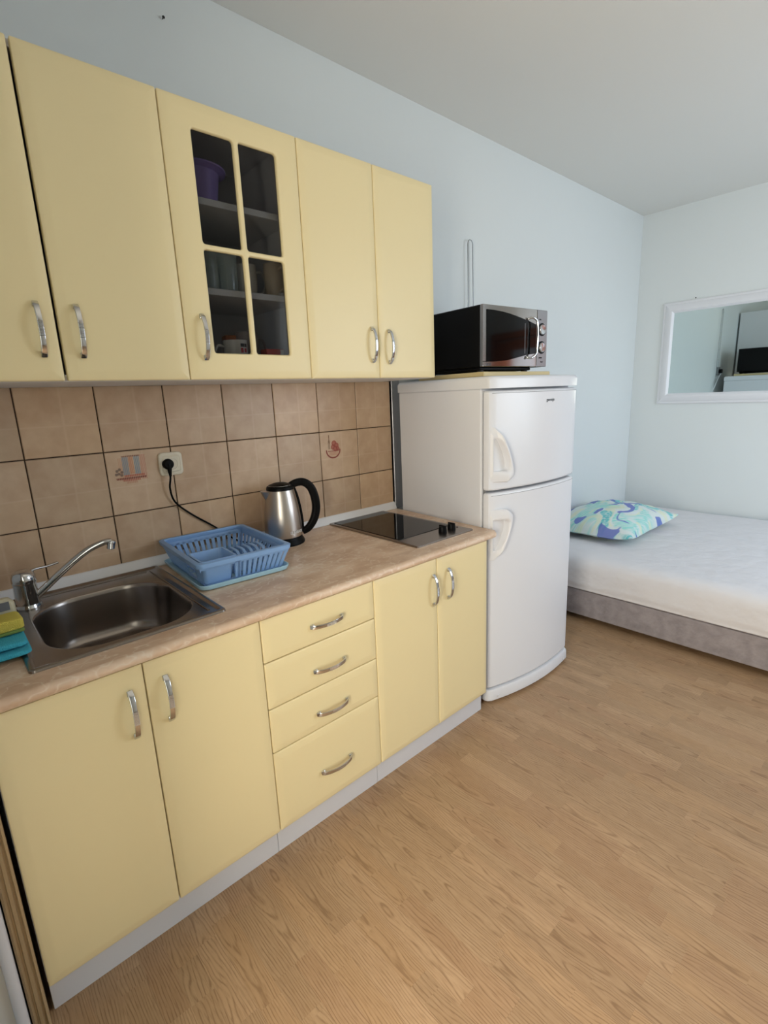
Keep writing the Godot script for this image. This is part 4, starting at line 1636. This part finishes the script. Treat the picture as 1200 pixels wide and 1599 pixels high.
func cupboard_contents() -> void:
	var s1 := 1.9155      # top of the upper shelf
	var s0 := 1.6815      # top of the lower shelf
	var fl := 1.4405      # floor of the cabinet
	var bowl := thing("bowl", "purple plastic bowl on the upper shelf of the glazed cabinet", "bowl", Vector3(0.740, s1, 0.215))
	var b := Mb.new()
	b.lathe([[0.052, 0.0], [0.058, 0.003], [0.072, 0.100], [0.092, 0.106], [0.093, 0.110], [0.070, 0.108], [0.055, 0.006], [0.001, 0.005]], 40)
	part("bowl_body", b.mesh(), M.purple, bowl)
	# drinking glasses standing on the lower shelf
	var gm := ArrayMesh.new()
	b = Mb.new()
	b.lathe([[0.024, 0.0], [0.026, 0.004], [0.031, 0.120], [0.0295, 0.120], [0.0245, 0.010], [0.001, 0.009]], 24)
	gm = b.mesh()
	var gl := mat(Color(0.85, 0.92, 0.9, 0.25), 0.03)
	gl.transparency = BaseMaterial3D.TRANSPARENCY_ALPHA
	var spots := [Vector3(0.722, s0, 0.285), Vector3(0.730, s0, 0.195), Vector3(0.790, s0, 0.270), Vector3(0.800, s0, 0.180)]
	var gl_labels := ["clear tumbler at the front left of the lower shelf in the glazed cabinet", "clear tumbler behind the front left one on the lower cabinet shelf", "clear tumbler near the middle bar of the glazed door", "clear tumbler at the back beside the mugs on the lower shelf"]
	for k in 4:
		var g := thing("tumbler", gl_labels[k], "glass", spots[k], 0, "tumblers on the lower shelf")
		part("glass_body", gm, gl, g)
	var mugs := [
		["white mug with its handle to the right on the lower shelf of the glazed cabinet", Vector3(0.872, s0, 0.235), M.ceramic, 0.032, 0.100, PI],
		["beige mug at the right end of the lower shelf in the glazed cabinet", Vector3(0.950, s0, 0.272), mat(rgb(206, 190, 166), 0.3), 0.032, 0.105, PI * 0.5],
		["white mug with a red and black print on the cabinet floor", Vector3(0.782, fl, 0.288), M.ceramic, 0.037, 0.104, 0.0],
		["tall pale grey mug with a round handle to the right on the cabinet floor", Vector3(0.862, fl, 0.215), mat(rgb(168, 158, 156), 0.3), 0.036, 0.140, PI],
	]
	for k in 4:
		var q: Array = mugs[k]
		var m := thing("mug", q[0], "mug", q[1], q[5], "mugs in the glazed cabinet")
		part("cup", mug_shape(q[3], q[4]), q[2], m)
		part("handle", mug_handle(q[3], q[4], 1.1), q[2], m)
		if k == 2:
			for e in [[0.40, 0.088, 0.020, 0.010, rgb(40, 38, 40)], [0.75, 0.088, 0.012, 0.010, rgb(60, 40, 40)], [0.35, 0.073, 0.012, 0.014, rgb(200, 36, 44)], [0.70, 0.073, 0.012, 0.012, rgb(186, 44, 52)]]:
				var a: float = e[0] - 0.25
				part("print_mark", bx(Vector3.ZERO, Vector3(e[2] * 0.7, e[3], 0.0008), 0.0002), mat(e[4], 0.4), m, Vector3(sin(a) * 0.0371, e[1], cos(a) * 0.0371), Vector3(0, a, 0))
	var rb := thing("tea_box", "small red carton with a white end on the cabinet floor", "box", Vector3(0.904, fl, 0.300), 0.0)
	part("carton", bx(Vector3(0, 0.040, 0), Vector3(0.064, 0.080, 0.04), 0.001), mat(rgb(214, 66, 44), 0.5), rb)
	part("white_end", bx(Vector3(0.0245, 0.040, 0.0203), Vector3(0.013, 0.076, 0.0006), 0.0002), M.ceramic, rb)
	var ob := thing("orange_carton", "upright orange carton behind the printed mug in the glazed cabinet", "box", Vector3(0.812, fl, 0.190), -0.2)
	part("carton", bx(Vector3(0, 0.065, 0), Vector3(0.034, 0.13, 0.05), 0.001), mat(rgb(196, 108, 52), 0.5), ob)


# ---------------------------------------------------------------- small things on the walls
func small_things() -> void:
	var o := thing("wall_socket", "cream wall socket on the tiles with the black plug in it", "socket", Vector3(0.6335, 1.160, 0.0088))
	var b := Mb.new()
	var rings := []
	for q in [[0.0, 0.0], [0.0, 0.006], [0.002, 0.009], [0.008, 0.0105], [0.010, 0.0098], [0.0105, 0.0092], [0.0125, 0.0105], [0.015, 0.0125]]:
		rings.append(flat(rr(0.080 - 2 * q[0], 0.080 - 2 * q[0], 0.014 - q[0] * 0.4, 6), q[1]))
	b.loft(rings)
	part("cover_plate", b.mesh(30), M.socket, o)
	b = Mb.new()
	b.lathe([[0.0225, 0.0115], [0.0225, 0.0138], [0.0205, 0.0142], [0.0200, 0.0128], [0.001, 0.0128]], 28, Transform3D(Basis.from_euler(Vector3(PI / 2, 0, 0)), Vector3.ZERO))
	part("insert", b.mesh(), M.socket, o)
	# second socket with a white lead on the kitchen wall behind the fridge: the mirror shows it
	var s2 := thing("wall_socket", "grey socket box on the wall behind the fridge top, seen in the mirror", "socket", Vector3(2.20, 1.48, 0.0005))
	part("cover_plate", bx(Vector3(0, 0, 0.008), Vector3(0.09, 0.09, 0.016), 0.004), mat(rgb(120, 122, 122), 0.5), s2)
	part("plug", bx(Vector3(0.0, 0.0, 0.032), Vector3(0.04, 0.045, 0.032), 0.006), M.black, s2)
	b = Mb.new()
	b.sweep(smoothed([Vector3(0.0, -0.018, 0.040), Vector3(0.05, -0.06, 0.034), Vector3(0.16, -0.17, 0.03), Vector3(0.21, -0.30, 0.02), Vector3(0.22, -0.8, 0.02), Vector3(0.22, -1.47, 0.02)], 6), circle(0.0035, 8), Vector3(0.2, 0.1, 1))
	part("cord", b.mesh(), M.plastic, s2)
	# long loop of bent wire leaning on the wall behind the microwave
	b = Mb.new()
	var path := [Vector3(0.001, 0.0, 0.0), Vector3(-0.001, 0.30, 0.0), Vector3(-0.002, 0.68, 0.0)]
	for i in 9:
		var a := PI - PI * i / 8
		path.append(Vector3(0.0175 + 0.0195 * cos(a), 0.690 + 0.0195 * sin(a), 0.0))
	path.append(Vector3(0.038, 0.60, 0.0))
	path.append(Vector3(0.044, 0.30, 0.0))
	path.append(Vector3(0.046, 0.0, 0.0))
	b.sweep(path, circle(0.0023, 8), Vector3(0, 0, 1))
	var w := part("wire_loop", b.mesh(), mat(rgb(150, 152, 154), 0.3, 0.8), null, Vector3(2.270, 1.4187, 0.020))
	tag(w, "long thin loop of grey wire standing against the wall behind the microwave", "wire loop")
	# nails left in the walls
	for q in [[Vector3(0.794, 2.525, 0.0), Vector3(PI / 2, 0, 0), "small dark nail high on the wall above the glazed cabinet"], [Vector3(XR, 1.979, 0.421), Vector3(0, 0, PI / 2), "small dark nail just above the mirror frame"]]:
		b = Mb.new()
		b.lathe([[0.0012, 0.0], [0.0012, 0.010], [0.0042, 0.0102], [0.0042, 0.0118], [0.001, 0.012]], 12, Transform3D(Basis.from_euler(q[1]), Vector3.ZERO))
		var nl := part("nail", b.mesh(), M.black_matt, null, q[0])
		tag(nl, q[2], "nail")
